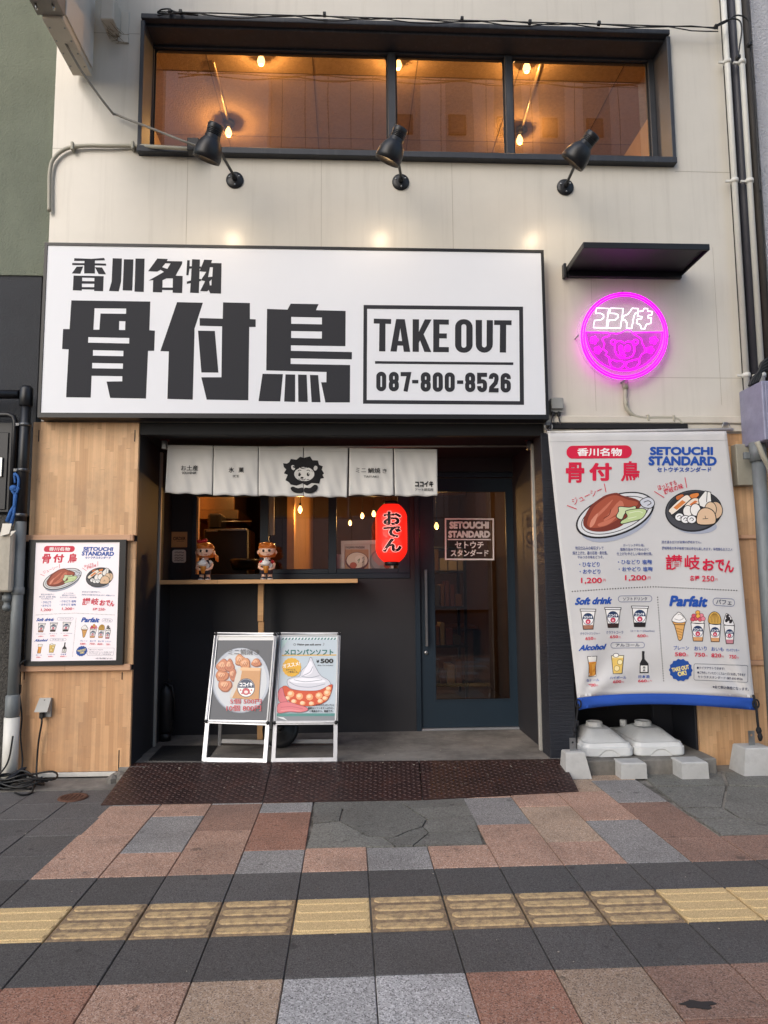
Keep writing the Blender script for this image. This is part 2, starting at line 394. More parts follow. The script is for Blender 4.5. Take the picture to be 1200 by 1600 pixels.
# ================================================================== ground
def quadG(b, x0, x1, y0, y1, z, mi=0): b.quad((x0, y0, z), (x1, y0, z), (x1, y1, z), (x0, y1, z), mi)
g = B(); quadG(g, -120, 120, -120, 120, -.16); struct('ground', g, M('asphalt', '#4a4a4b', .9, var=.2, scale=30, b=.4, bscale=200))
g = B(); g.box(-60, 60, -1.2, 9, -.15, -.012); struct('sidewalk', g, joint)
T0, TP = .0836, .305
tex = [granite('pink_granite', '#9e7c68', '#5d463c', '#c0aa9a'), granite('red_granite', '#8b6350', '#4d342c', '#a38677'),
       granite('grey_granite', '#807d79', '#4d4a48', '#a8a5a1'), granite('pale_granite', '#9d9b99', '#5f5d5b', '#cbc9c7', 220),
       granite('tan_granite', '#9a836d', '#5e4e43', '#b8a899'), granite('dark_granite', '#4c4a48', '#2e2c2b', '#64615f', 300, .8),
       granite('slate_flag', '#686760', '#4b4a45', '#7d7c76', 160), granite('brown_granite', '#846656', '#4d3a32', '#9c8578')]
PK, RD, GR, PL_, TN, DK, SL, BR = range(8)
class Tiles(B):
    def __init__(s): super().__init__(); s.tone = []
    def tile(s, x0, x1, y0, y1, mi, tone=None, gap=.0022, jz=.0012):
        n = len(s.f); z = random.uniform(-jz, jz)
        s.box(x0 + gap, x1 - gap, y0 + gap, y1 - gap, -.03, z, mi, .0025); s.tone += [1.32 * (tone or random.uniform(.86, 1.1))] * (len(s.f) - n)
    def cell(s, pts, mi, tone=None, ins=.965):
        n = len(s.f); c = sum((Vector(p) for p in pts), Vector()) / len(pts)
        s.prism([[c + (Vector(p) - c) * ins for p in pts]], (0, 0, -.03), mi); s.tone += [1.3 * (tone or random.uniform(.85, 1.15))] * (len(s.f) - n)
    def finish(s, name, mats):
        s.__class__ = TB; o = struct(name, s, mats)
        a = o.data.attributes.new('tone', 'FLOAT', 'FACE'); a.data.foreach_set('value', s.tone); return o
class TB(Tiles): pass
t = Tiles()
gy = lambda x, y: G(x, y).y
XK = lambda k: T0 + TP * k
Y_T0, Y_T1, Y_D = 2.861, 3.165, 3.455                # tactile strip and the dark strips beside it
Y_B = 2.556
first = {-5: (RD, .95), -4: (RD, 1.05), -3: (PK, .95), -2: (TN, 1.02), -1: (PL_, .88), 0: (PL_, 1.0), 1: (RD, 1.08), 2: (TN, .86), 3: (BR, .95), 4: (BR, 1.0), 5: (PK, .9)}
for k in range(-14, 15):
    t.tile(XK(k), XK(k + 1), Y_T1, Y_D, DK); t.tile(XK(k), XK(k + 1), Y_B, Y_T0, DK)
    y = Y_B
    for j in range(11):
        d = .31 if k != 3 else .305
        mi, tn = first.get(k, (random.choice((PK, RD, TN, PL_, BR)), None)) if j == 0 else (random.choice((PK, RD, TN, PL_, GR, BR)), None)
        t.tile(XK(k), XK(k + 1), y - d, y, mi, tn); y -= d
# granite bays between the dark strip and the ramp: far edges measured column by column
bays = {-5: [(1304, 215, PK), (1258, 240, PK)], -4: [(1332, 240, PK), (1275, 280, GR), (1255, 290, PK)], -3: [(1298, 350, PK), (1256, 380, BR)],
        -2: [(1328, 430, GR), (1269, 450, RD), (1254, 455, GR)], -1: [(1324, 525, PK)], 0: [(1323, 630, GR)], 1: [(1321, 710, PK)],
        2: [(1288, 785, PK), (1246, 765, GR)], 3: [(1315, 900, PK), (1260, 850, TN), (1240, 840, PK)], 4: [(1281, 957, GR), (1237, 905, PK), (1218, 885, TN)],
        5: [(1309, 1080, BR), (1253, 1010, BR), (1219, 960, GR), (1210, 940, TN)], 6: [(1305, 1160, BR)], 7: [(1300, 1230, PK)], 8: [(1290, 1300, GR)]}
for k, rows in bays.items():
    y = Y_D
    for py, px, mi in rows:
        y1 = gy(px, py); t.tile(XK(k), XK(k + 1), y, y1, mi, random.uniform(.92, 1.1)); y = y1
    if k not in (-1, 0, 1, 6, 7, 8) and y < 5.0: t.tile(XK(k), XK(k + 1), y, 5.02, random.choice((PK, GR)))
for x in range(9, 15):
    y = Y_D
    while y < 5: t.tile(XK(x), XK(x + 1), y, y + .45, random.choice((PK, GR, TN, BR))); y += .45
# crazy-paved patches
def flags(cells):
    for c in cells: t.cell([G(*p) for p in c], SL)
flags([[(491, 1252), (535, 1263), (530, 1282), (488, 1287)], [(491, 1252), (618, 1248), (640, 1262), (668, 1280), (661, 1292), (640, 1298), (618, 1308), (600, 1309), (575, 1307), (530, 1283), (535, 1263)],
       [(488, 1287), (530, 1283), (575, 1307), (600, 1309), (618, 1322), (477, 1325)], [(615, 1249), (725, 1245), (732, 1259), (640, 1262)],
       [(640, 1262), (732, 1259), (740, 1274), (668, 1280)], [(668, 1280), (740, 1274), (749, 1299), (670, 1301), (661, 1292)],
       [(618, 1308), (640, 1298), (661, 1292), (670, 1301), (645, 1321), (618, 1322), (600, 1309)], [(670, 1301), (749, 1299), (756, 1319), (645, 1321)]])
flags([[(1022, 1229), (1135, 1227), (1128, 1262), (1065, 1262)], [(1065, 1263), (1128, 1262), (1155, 1278), (1088, 1278)],
       [(1088, 1279), (1155, 1278), (1215, 1290), (1232, 1304), (1127, 1305)], [(1135, 1227), (1260, 1233), (1330, 1302), (1232, 1304), (1215, 1290), (1155, 1278), (1129, 1261)],
       [(1000, 1210), (1128, 1206), (1135, 1226), (1022, 1228)], [(1129, 1206), (1300, 1205), (1300, 1232), (1136, 1226)]])
# dark square paving in front of the neighbour on the left
for k in range(-20, -5):
    y = Y_D
    for j in range(5): t.tile(XK(k) + .02, XK(k + 1) + .02, y, y + .288, DK, random.uniform(1.0, 1.25)); y += .288
t.finish('paving', tex)
g = B(); g.box(-9, -1.5, 4.9, 5.19, -.03, .004); g.box(1.5, 9, 5.02, 5.19, -.03, .003); struct('kerb_strip', g, conc)
# yellow tactile tiles with worn guide bars
def tact(name, c, worn):
    m, n, l, p = nt(name); o = mixc(n, l, lin(c), lin('#bfa070'), ramp(n, l, noise(n, l, 300, 2), .35, .6))
    o = mixc(n, l, lin('#7e6a55'), o, ramp(n, l, noise(n, l, 24, 8, .8), worn, worn + .22)); l.new(o, p.inputs['Base Color']); p.inputs['Roughness'].default_value = .85
    bump(n, l, p, noise(n, l, 350, 2), .5, .003); return m
tm = [tact('tactile_new', '#ecd09a', .12), tact('tactile_worn', '#d4b98e', .33), tact('tactile_base', '#a08d76', .44)]
b = B()
new = (-5, -1, 4, 5, 6, -6, -7)
for k in range(-14, 15):
    x0, x1 = XK(k) + .004, XK(k + 1) - .004; nw = k in new
    b.box(x0, x1, Y_T0 + .004, Y_T1 - .004, -.03, .001, 0 if nw else 2, .003)
    for j in range(4):
        yc = Y_T0 + .038 + j * .076
        pts = [(x, yc + y, -.001) for x, y in rr(x0 + (.004 if nw else .012), -.024, x1 - (.004 if nw else .012), .024, .022, 5)]; c = Vector((sum(p[0] for p in pts) / len(pts), yc, 0))
        top = [(c.x + (p[0] - c.x) * .988, yc + (p[1] - yc) * .80, .005 if nw else .006) for p in pts]; kk = len(pts)
        b.add(pts + top, [(i, (i + 1) % kk, (i + 1) % kk + kk, i + kk) for i in range(kk)] + [list(range(kk, 2 * kk))], 0 if nw else 1)
struct('tactile_paving', b, tm)
# manhole lid, cracked mortar lump
b = B(); c = G(114, 1247)
b.lathe([(.001, .006), (.066, .006), (.068, .009), (.086, .009), (.09, .002), (.09, -.02)], Matrix.Translation(c), 0, 32)
for i in range(5):
    x = -.05 + i * .025; L = sqrt(.06 ** 2 - x * x); b.box(c.x + x - .004, c.x + x + .004, c.y - L, c.y + L, c.z + .005, c.z + .009)
solo('manhole_lid', b, M('rusty_iron', '#5a3a2a', .8, var=.35, scale=50, b=.6, bscale=200), 'small round rusty iron lid set in the dark paving', 'manhole')

# ================================================================== the shop building
YF, ZF, YB = 5.20, .07, 6.25
shop = thing('shop_building', 'cream fronted two storey takeaway shop with timber panels and a dark recessed entrance', 'building', (.4, YF, 0))
def pY(name, loops, Y, depth, mat, parent):          # a plate cut to picture outlines standing at depth Y
    b = B(); b.prism([[W(*p, Y) for p in lp] for lp in loops], (0, depth, 0)); return obj(name, b, mat, parent)
def bx(name, x0, x1, y0, y1, z0, z1, mat, parent, bev=.003):
    b = B(); b.box(x0, x1, y0, y1, z0, z1, 0, bev); return obj(name, b, mat, parent)
XL, XR = -2.222, 3.0
wx0, wx1, wz0, wz1 = -1.582, 2.556, 4.556, 5.685       # outer edge of the upper window frame
b = B(); zl = 2.506
b.box(XL, wx0 - .002, YF, 5.5, zl, 8.2); b.box(wx1 + .002, XR, YF, 5.5, 2.43, 8.2); b.box(wx0 - .002, 1.46, YF, 5.5, zl, wz0 - .002); b.box(1.46, wx1 + .002, YF, 5.5, 2.43, wz0 - .002); b.box(wx0 - .002, wx1 + .002, YF, 5.5, wz1 + .002, 8.2)
upper = obj('upper_wall', b, cream, shop)
seam = M('wall_seam', '#9a9180', .7)
sm = [(W(px, 320, YF).x - .0012, W(px, 320, YF).x + .0012, 3.8, 4.55) for px in (292, 502, 707)] + [(x0, x1, z - .0014, z + .0014) for x0, x1, z in ((XL, -1.6, 4.6), (2.56, XR, 4.52), (XL, -1.6, 5.55), (2.2, XR, 2.86))] + [(W(px, 500, YF).x - .001, W(px, 500, YF).x + .001, z0, z1) for px, z0, z1 in ((926, 2.6, 3.9), (1120, 2.65, 3.9))]
for x0, x1, z0, z1 in sm: b = B(); b.box(x0, x1, YF - .0008, YF + .01, z0, z1); obj('panel_seam', b, seam, upper)
b = B(); b.box(1.46, XR, YF - .035, YF, 2.50, 2.555, 0, .006); b.box(1.46, XR, YF - .02, YF - .001, 2.44, 2.498, 0, .004); obj('ledge', b, cream_trim, shop)
# upper window: deep dark grey box frame, three panes
b = B(); t_ = .028
b.box(wx0, wx1, 5.15, 5.21, wz1 - .042, wz1, 0, .004); b.box(wx0, wx1, 5.211, 5.47, wz1 - .06, wz1, 0, .004); b.box(wx0, wx1, 5.14, 5.47, wz0, wz0 + .05, 0, .004)
b.box(wx0, wx0 + .03, 5.15, 5.47, wz0 + .05, wz1 - .06, 0, .003); b.box(wx1 - .03, wx1, 5.15, 5.47, wz0 + .05, wz1 - .06, 0, .003)
window = obj('window', b, window_grey, shop)
gz0, gz1 = 4.675, 5.61
b = B(); b.box(wx0 + .03, wx1 - .03, 5.40, 5.47, wz0 + .05, gz0 + .02, 0, .004); b.box(wx0 + .03, wx1 - .03, 5.40, 5.47, gz1 - .004, wz1 - .061, 0, .003)
b.box(wx0 + .03, wx0 + .036, 5.40, 5.47, gz0, gz1); b.box(wx1 - .075, wx1 - .03, 5.40, 5.47, gz0, gz1, 0, .003)
mull = [W(612, 160, 5.42).x, W(795, 165, 5.42).x]
for x in mull: b.box(x - .032, x + .032, 5.385, 5.47, gz0, gz1, 0, .005)
obj('window_sash', b, window_grey, window)
b = B(); xs = [wx0 + .036, mull[0] - .032, mull[0] + .032, mull[1] - .032, mull[1] + .032, wx1 - .075]
gk = B()
for i in range(3):
    x0, x1 = xs[2 * i], xs[2 * i + 1]
    q = B(); q.quad((x0, 5.435, gz0 + .02), (x1, 5.435, gz0 + .02), (x1, 5.435, gz1), (x0, 5.435, gz1)); obj('pane', q, panes, window)
    lo = [Vector((x, 5.425, z)) for x, z in ((x0, gz0 + .02), (x1, gz0 + .02), (x1, gz1), (x0, gz1))]
    li = [Vector((x, 5.425, z)) for x, z in rr(x0 + .012, gz0 + .03, x1 - .012, gz1 - .012, .035, 5)]
    gk.prism([lo, li], (0, .008, 0))
obj('gasket', gk, M('rubber', '#1b1b1d', .6), window)
# upper room behind the glass
ceil_m = M('ceiling_board', '#8f7556', .9, var=.16, scale=40, b=.5, bscale=70, bdist=.01)
room_m = M('room_plaster', '#b39a7c', .85, var=.08)
b = B(); uz = W(408, 80, 5.62).z + .02
b.box(-1.9, 2.9, 5.48, 10, uz, uz + .05, 0); 
for y in (5.9, 6.8, 7.7, 8.6): b.box(-1.9, 2.9, y - .004, y + .004, uz - .002, uz + .01, 2)
for x in (-1.2, -.3, .6, 1.5, 2.4): b.box(x - .004, x + .004, 5.5, 10, uz - .0025, uz + .01, 2)
b.box(-1.95, -1.9, 5.48, 10, 4.2, uz, 1); b.box(2.9, 2.95, 5.48, 10, 4.2, uz, 1); b.box(-1.9, 2.9, 10, 10.05, 4.2, uz, 1); b.box(-1.9, 2.9, 5.51, 10, 4.15, 4.2, 1)
obj('upper_room', b, [ceil_m, room_m, M('board_joint', '#5a4630', .9)], shop)
# timber panels, left
def panel(px0, px1, py0, py1, mat=woodA, y0=YF, th=.03):
    a = W(px0, (py0 + py1) / 2, y0); c = W(px1, (py0 + py1) / 2, y0); z1 = W((px0 + px1) / 2, py0, y0).z; z0 = W((px0 + px1) / 2, py1, y0).z
    return bx('wood_panel', a.x, c.x, y0, y0 + th, z0, z1, mat, shop)
lx0, lx1 = -2.275, -1.522
Zp = lambda py: W(130, py, YF).z
bx('wood_panel', lx0, lx1, YF, YF + .03, Zp(837), 2.50, woodA, shop)
bx('wood_panel', lx0, lx1, YF + .006, YF + .03, Zp(1040), Zp(846), woodA, shop)
bx('wood_panel', lx0 - .01, lx1, YF, YF + .03, Zp(1206), Zp(1048), woodR, shop)
bx('batten', lx0 - .045, lx1 - .012, YF - .03, YF - .001, Zp(846), Zp(836), batten_m, shop, .004)
bx('batten', lx0 - .03, lx1 - .006, YF - .03, YF - .001, Zp(1048), Zp(1038), batten_m, shop, .004)
bx('skirting_board', lx0 + .06, lx1 - .09, YF - .008, YF + .03, Zp(1213.5), Zp(1206.5), M('white_skirting', '#cfccc4', .5, var=.1), shop)
for px, py0, py1 in ((61, 672, 690), (211, 672, 690), (38, 1050, 1062), (191, 1050, 1062), (186, 1172, 1205)):
    a = W(px, py0, YF - .001); c = W(px, py1, YF - .001); b = B(); b.box(a.x - .003, a.x + .003, a.y - .001, a.y + .012, c.z, a.z); obj('slot', b, soot, shop)
b = B(); b.box(lx0, lx1, YF + .032, 5.5, 0, 2.50); obj('pier', b, charcoal, shop)
# right: black sided pillar, alcove, timber panels
siding = M('black_siding', '#24262d', .55, var=.08, scale=5)
m, n, l, p = nt('lap_siding'); tc = n.new('ShaderNodeTexCoord'); sp = n.new('ShaderNodeSeparateXYZ'); l.new(tc.outputs['Object'], sp.inputs[0])
wv = mth(n, l, 'FRACT', mth(n, l, 'MULTIPLY', sp.outputs[2], 38.0)); nn = noise(n, l, 16, 4, .6, (1, 1, 6))
p.inputs['Base Color'].default_value = (*lin('#252830'), 1); p.inputs['Roughness'].default_value = .5
bump(n, l, p, mth(n, l, 'ADD', mth(n, l, 'MULTIPLY', wv, .5), nn), .5, .012); lap = m
bx('pillar', 1.432, 1.62, YF, 5.42, .02, 2.43, lap, shop, .004)
bx('door_reveal', 1.455, 1.62, 5.424, YB + .16, ZF, 2.43, charcoal, shop)
bx('door_reveal', -1.62, -1.532, 5.502, YB + .16, ZF, 2.43, charcoal, shop)
bx('soffit', -1.62, 1.62, YF + .062, YB + .16, 2.432, 2.475, soot, shop)
bx('fascia', -1.52, 1.455, YF + .01, YF + .06, 2.41, 2.50, soot, shop)
ax1 = W(1095, 1180, YF).x
bx('alcove_wall', 1.62, ax1 + .02, 5.95, 6.0, .02, 2.43, charcoal, shop)
bx('alcove_wall', ax1 - .012, ax1 + .02, YF + .034, 5.948, .02, 2.43, siding, shop)
b = B(); c = W(960, 1098, 5.93); b.box(1.75, 2.12, 5.92, 5.948, .28, .52, 0, .004); obj('alcove_vent', b, M('dark_red_panel', '#2a1614', .35), shop)
bx('alcove_wall', W(1022, 1150, 5.6).x, ax1 - .014, 5.60, 5.64, .1, 2.40, siding, shop)
bx('lintel', 1.47, W(1072, 665, 5.19).x, 5.16, YF - .022, 2.455, 2.497, soot, shop)
rx1 = 4.2
Zr = lambda py: W(1150, py, YF).z
bx('wood_panel', ax1 - .02, rx1, YF + .004, YF + .033, Zr(836), 2.435, woodA, shop)
bx('wood_panel', ax1, rx1, YF, YF + .03, Zr(1032), Zr(842), woodR, shop)
bx('wood_panel', ax1, rx1, YF, YF + .03, Zr(1196), Zr(1040), woodA, shop)
bx('batten', ax1 - .02, rx1, YF - .018, YF - .001, Zr(842), Zr(836), batten_m, shop, .003)
bx('batten', ax1 - .02, rx1, YF - .018, YF - .001, Zr(1040), Zr(1032), batten_m, shop, .003)
b = B(); b.box(1.62, ax1 + .01, 4.99, 5.95, -.03, .10, 0, .008); obj('plinth', b, conc, shop)
bx('side_wall', ax1 + .03, rx1, YF + .034, 9, 0, 2.43, charcoal, shop)
# recess floor
b = B(); b.box(-1.60, 1.60, 5.19, YB + .3, -.03, ZF, 0, .01); struct('entrance_floor', b, conc)
# back wall of the recess with the serving window opening
ox0, ox1 = W(300, 850, YB).x, W(640, 850, YB).x; oz0, oz1 = W(420, 903, YB).z, 2.13
dx0, dx1 = W(648, 900, YB).x, W(828, 900, YB).x
b = B(); b.box(-1.62, ox0, YB, YB + .1, ZF, 2.432); b.box(ox0, ox1, YB, YB + .1, ZF, oz0); b.box(ox0, ox1, YB, YB + .1, oz1, 2.432); b.box(ox1, dx0, YB, YB + .1, ZF, 2.432); b.box(dx0, 1.62, YB, YB + .1, 2.30, 2.432); b.box(dx1, 1.62, YB, YB + .1, ZF, 2.30)
obj('front_wall', b, charcoal, shop)
sx = [W(px, 840, YB).x for px in (416, 513, 526, 622)]
b = B(); y0, y1 = YB - .012, YB + .06
b.box(ox0, ox1, y0, y1, oz0 - .01, oz0 + .035, 0, .003); b.box(ox0, ox1, y0, y1, oz1 - .04, oz1, 0, .003)
sw = obj('serving_window', b, navy, shop)
b = B(); b.box(ox0, ox0 + .035, y0 + .002, y1, oz0 + .035, oz1 - .04, 0, .003)
for x0, x1 in ((sx[0] - .055, sx[0] + .02), (sx[1], sx[2]), (sx[3], ox1)): b.box(x0, x1, y0 + .004, y1, oz0 + .035, oz1 - .04, 0, .003)
b.box(sx[0] + .02, sx[1], y0 + .01, y1, oz0 + .035, oz0 + .075, 0, .003); b.box(sx[2], sx[3], y0 + .01, y1, oz0 + .035, oz0 + .075, 0, .003)
obj('window_sash', b, navy, sw)
for x0, x1 in ((sx[0] + .02, sx[1]), (sx[2], sx[3])):
    q = B(); q.quad((x0, YB + .03, oz0 + .075), (x1, YB + .03, oz0 + .075), (x1, YB + .03, oz1 - .04), (x0, YB + .03, oz1 - .04)); obj('pane', q, glass('serving_glass', 2.0, wob=.05), sw)
b = B(); b.box(ox0 + .036, ox0 + .05, y0 + .012, y1, oz0 + .036, oz1 - .05); obj('timber_jamb', b, counter_m, sw)
# door
b = B(); yd = YB + .02
b.box(dx0, dx0 + .045, yd - .03, yd + .08, ZF, 2.30, 0, .003); b.box(dx1 - .045, dx1, yd - .03, yd + .08, ZF, 2.30, 0, .003); b.box(dx0 + .045, dx1 - .045, yd - .03, yd + .08, 2.255, 2.30, 0, .003)
obj('door_frame', b, navy, shop)
lx_0, lx_1, lz0, lz1 = dx0 + .049, dx1 - .049, ZF + .022, 2.25
px0, px1 = W(678, 900, yd).x, W(793, 900, yd).x; pz0, pz1 = W(735, 1093, yd).z, W(735, 768, yd).z
b = B(); b.prism([[Vector((x, yd, z)) for x, z in ((lx_0, lz0), (lx_1, lz0), (lx_1, lz1), (lx_0, lz1))], [Vector((x, yd, z)) for x, z in ((px0, pz0), (px1, pz0), (px1, pz1), (px0, pz1))]], (0, .045, 0))
door = obj('door', b, M('door_navy', '#1a2b38', .45, var=.06, scale=3), shop)
b = B(); o_ = [Vector((x, yd - .004, z)) for x, z in ((px0 - .012, pz0 - .012), (px1 + .012, pz0 - .012), (px1 + .012, pz1 + .012), (px0 - .012, pz1 + .012))]; i_ = [Vector((x, yd - .004, z)) for x, z in ((px0 + .004, pz0 + .004), (px1 - .004, pz0 + .004), (px1 - .004, pz1 - .004), (px0 + .004, pz1 - .004))]
b.prism([o_, i_], (0, .0035, 0)); obj('glazing_bead', b, navy, door)
q = B(); q.quad((px0, yd + .02, pz0), (px1, yd + .02, pz0), (px1, yd + .02, pz1), (px0, yd + .02, pz1)); obj('door_glass', q, door_panes, door)
b = B(); hz0, hz1 = W(666, 1010, yd - .05).z, W(666, 890, yd - .05).z; hx = W(666, 950, yd - .05).x
b.box(hx - .012, hx + .012, yd - .06, yd - .04, hz0, hz1, 0, .003); b.box(hx - .008, hx + .008, yd - .041, yd - .0005, hz0 + .1, hz0 + .12); b.box(hx - .008, hx + .008, yd - .041, yd - .0005, hz1 - .12, hz1 - .1)
obj('handle', b, steel, door)
b = B(); c = W(666, 1020, yd); b.lathe([(.019, 0), (.019, .008), (.012, .013), (.0001, .013)], Matrix.Translation((c.x, yd - .0005, c.z)) @ Matrix.Rotation(pi / 2, 4, 'X'), 0, 20); obj('lock', b, steel, door)
for py in (790, 1085):
    c = W(812, py, yd - .03); b = B(); b.tube([(lx_1, yd - .012, c.z - .05), (lx_1, yd - .012, c.z + .05)], .009, 0, 10); obj('hinge', b, black_metal, door)
bx('threshold', dx0 + .045, dx1 - .045, yd - .03, yd + .05, ZF + .001, ZF + .018, alu, shop)
a = Art(onY(yd + .012), base=.0004); a.view(640, 680, 3.3333); wh = '#faf6f2'
a.poly([(183, 432), (439, 433), (441, 651), (184, 650)], wh, [[(191, 440), (431, 441), (433, 643), (192, 642)]])
a.text('SETOUCHI', 207, 449, 413, 488, wh, .065); a.text('STANDARD', 201, 497, 419, 535, wh, .065); a.poly([(199, 540), (423, 541), (423, 547), (199, 546)], wh)
a.text('セトウチ', 236, 553, 386, 590, wh, .03); a.text('スタンダード', 214, 595, 411, 632, wh, .03); a.build('door_lettering', door)
# shutter guide rails
for p in ((240, 1166), (846, 1172)):
    c = G(*p, ZF); X = c.x; bx('shutter_rail', X - .016, X + .016, c.y - .02, c.y + .02, ZF, 2.40, rail_m, shop, .003)
# interior of the ground floor
wallA = M('kitchen_wall', '#a97b48', .8, var=.1); floorA = M('shop_floor', '#4a3a2e', .6, var=.15)
b = B()
b.box(-1.62, 1.7, YB + .101, 11, .04, ZF - .001, 2); b.box(-1.62, 1.7, YB + .101, 11, 2.72, 2.76, 1); b.box(-1.67, -1.62, YB + .101, 11, ZF, 2.72); b.box(1.7, 1.75, YB + .101, 11, ZF, 2.72, 4); b.box(-1.62, 1.7, 11, 11.05, ZF, 2.72, 4)
b.box(-1.62, 1.7, YB + .101, YB + .12, 2.44, 2.72, 1)
b.box(-.62, -.55, 7.2, 11, ZF, 2.72)
for y in (7.2, 8.2, 9.2, 10.2): b.box(-.54, 1.69, y, y + .09, 2.6, 2.719, 3)
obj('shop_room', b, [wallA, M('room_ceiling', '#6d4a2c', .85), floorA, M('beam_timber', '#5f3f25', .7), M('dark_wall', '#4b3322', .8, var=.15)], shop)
# ================================================================== signboard
YS = 5.08
dk = '#212228'
sgn = thing('signboard', 'large white shop signboard with heavy black Japanese lettering and a TAKE OUT box', 'signboard', (-.36, YS, 2.5))
sx0, sx1, sz0, sz1 = -2.196, 1.462, 2.505, 3.797
b = B(); fr = .02
b.prism([[Vector((x, YS - .006, z)) for x, z in ((sx0, sz0), (sx1, sz0), (sx1, sz1), (sx0, sz1))], [Vector((x, YS - .006, z)) for x, z in ((sx0 + fr, sz0 + fr + .014), (sx1 - fr, sz0 + fr + .014), (sx1 - fr, sz1 - fr), (sx0 + fr, sz1 - fr))]], (0, YF - YS + .004, 0))
obj('frame', b, black_metal, sgn)
b = B(); b.box(sx0 + fr + .001, sx1 - fr - .001, YS, YF - .004, sz0 + fr + .015, sz1 - fr - .001); obj('face', b, white_board, sgn)
a = Art(onY(YS), step=.00006, rough=.75); a.view(90, 390, 4.2857)
P = a.poly
P([(92, 340), (621, 348), (615, 540), (652, 543), (647, 678), (606, 678), (592, 998), (352, 993), (328, 884), (433, 882), (433, 848), (228, 845), (222, 991), (57, 989), (74, 668), (30, 666), (37, 532), (80, 532)], dk,
  [[(248, 393), (459, 395), (458, 430), (287, 428), (280, 536), (240, 536)], [(413, 479), (454, 480), (452, 539), (411, 538)], [(206, 586), (480, 592), (479, 629), (204, 623)], [(237, 673), (441, 678), (440, 714), (236, 710)], [(232, 759), (438, 763), (437, 798), (231, 795)]])
P([(800, 352), (973, 356), (917, 530), (917, 560), (905, 1005), (735, 1000), (745, 682), (688, 680)], dk)
P([(940, 543), (1053, 545), (1077, 824), (963, 823)], dk)
P([(112, 58), (228, 62), (312, 56), (318, 72), (250, 74), (250, 92), (325, 94), (325, 108), (250, 106), (250, 160), (178, 160), (178, 105), (98, 104), (98, 90), (180, 91), (180, 76), (110, 76)], dk)
P([(128, 115), (172, 113), (152, 162), (95, 160)], dk); P([(250, 118), (298, 120), (325, 166), (275, 164)], dk)
P([(107, 174), (309, 178), (305, 279), (245, 277), (245, 268), (163, 266), (162, 275), (102, 273)], dk, [[(165, 188), (247, 190), (246, 212), (165, 211)], [(163, 228), (246, 229), (245, 252), (163, 251)]])
P([(369, 58), (431, 60), (425, 215), (410, 280), (344, 277), (362, 215)], dk); P([(444, 65), (508, 66), (500, 275), (436, 273)], dk); P([(522, 60), (583, 61), (577, 284), (515, 282)], dk)
P([(668, 60), (738, 63), (732, 77), (835, 79), (833, 98), (790, 175), (838, 177), (834, 291), (770, 289), (771, 272), (700, 270), (700, 287), (638, 285), (640, 205), (608, 208), (650, 185), (712, 150), (690, 135), (668, 148), (606, 145)], dk, [[(722, 92), (757, 93), (735, 130), (700, 118)], [(703, 205), (730, 193), (772, 193), (771, 255), (702, 254)]])
P([(901, 65), (953, 67), (946, 291), (887, 289)], dk); P([(868, 72), (885, 72), (884, 125), (876, 172), (862, 172)], dk); P([(880, 112), (960, 114), (960, 128), (880, 128)], dk); P([(865, 215), (890, 208), (960, 196), (960, 210), (888, 226), (866, 230)], dk)
P([(982, 68), (1035, 70), (1028, 90), (1098, 91), (1094, 295), (1022, 293), (1012, 270), (1002, 280), (955, 278), (988, 212), (960, 205), (995, 150), (950, 145), (965, 110)], dk, [[(1020, 118), (1040, 118), (1036, 182), (1008, 184)], [(1016, 215), (1032, 200), (1030, 240), (1020, 240)]])
a.view(0, 350, 2)
P([(697, 245), (781, 247), (781, 297), (799, 298), (799, 322), (779, 322), (776, 551), (646, 549), (629, 479), (692, 479), (694, 320), (624, 318), (624, 294), (696, 296)], dk)
a.view(360, 450, 5.7143)
P([(327, 187), (510, 193), (538, 140), (788, 144), (764, 198), (1029, 205), (1027, 520), (540, 512), (540, 561), (1085, 572), (1084, 637), (538, 628), (538, 678), (1069, 688), (1067, 1022), (848, 1022), (810, 842), (857, 842), (858, 750), (320, 736)], dk, [[(543, 258), (817, 264), (817, 325), (543, 319)], [(543, 384), (817, 389), (816, 452), (542, 446)]])
for q in ([(287, 766), (469, 769), (445, 1013), (251, 1010)], [(492, 771), (578, 773), (578, 1017), (480, 1014)], [(604, 773), (681, 775), (691, 1018), (606, 1016)], [(710, 776), (783, 778), (805, 1020), (725, 1019)]): P(q, dk)
a.view(560, 470, 4.4444)
P([(36, 29), (1143, 41), (1150, 723), (32, 715)], dk, [[(61, 56), (1116, 66), (1121, 697), (58, 689)]]); P([(115, 419), (1076, 428), (1075, 446), (115, 437)], dk)
P([(107, 124), (228, 127), (227, 161), (188, 160), (187, 352), (143, 351), (146, 159), (106, 158)], dk)
P([(262, 127), (322, 128), (360, 355), (315, 354), (309, 312), (272, 311), (266, 353), (222, 352)], dk, [[(291, 190), (303, 280), (277, 279)]])
P([(377, 128), (421, 129), (420, 215), (461, 129), (508, 130), (453, 232), (506, 356), (458, 355), (428, 275), (420, 292), (420, 355), (376, 354)], dk)
P([(520, 129), (628, 131), (628, 166), (563, 165), (562, 226), (614, 227), (614, 262), (562, 261), (561, 321), (628, 322), (628, 357), (519, 356)], dk)
P(rr(671, 128, 793, 361, 57), dk, [rr(715, 163, 749, 326, 16)])
P([(814, 133), (858, 134), (858, 308)] + arc(874, 308, 16, 180, 0, 6) + [(890, 308), (891, 134), (934, 135), (933, 300)] + arc(874, 302, 59, 0, 180, 10), dk)
P([(943, 135), (1064, 136), (1063, 169), (1026, 168), (1025, 360), (981, 359), (983, 168), (942, 168)], dk)
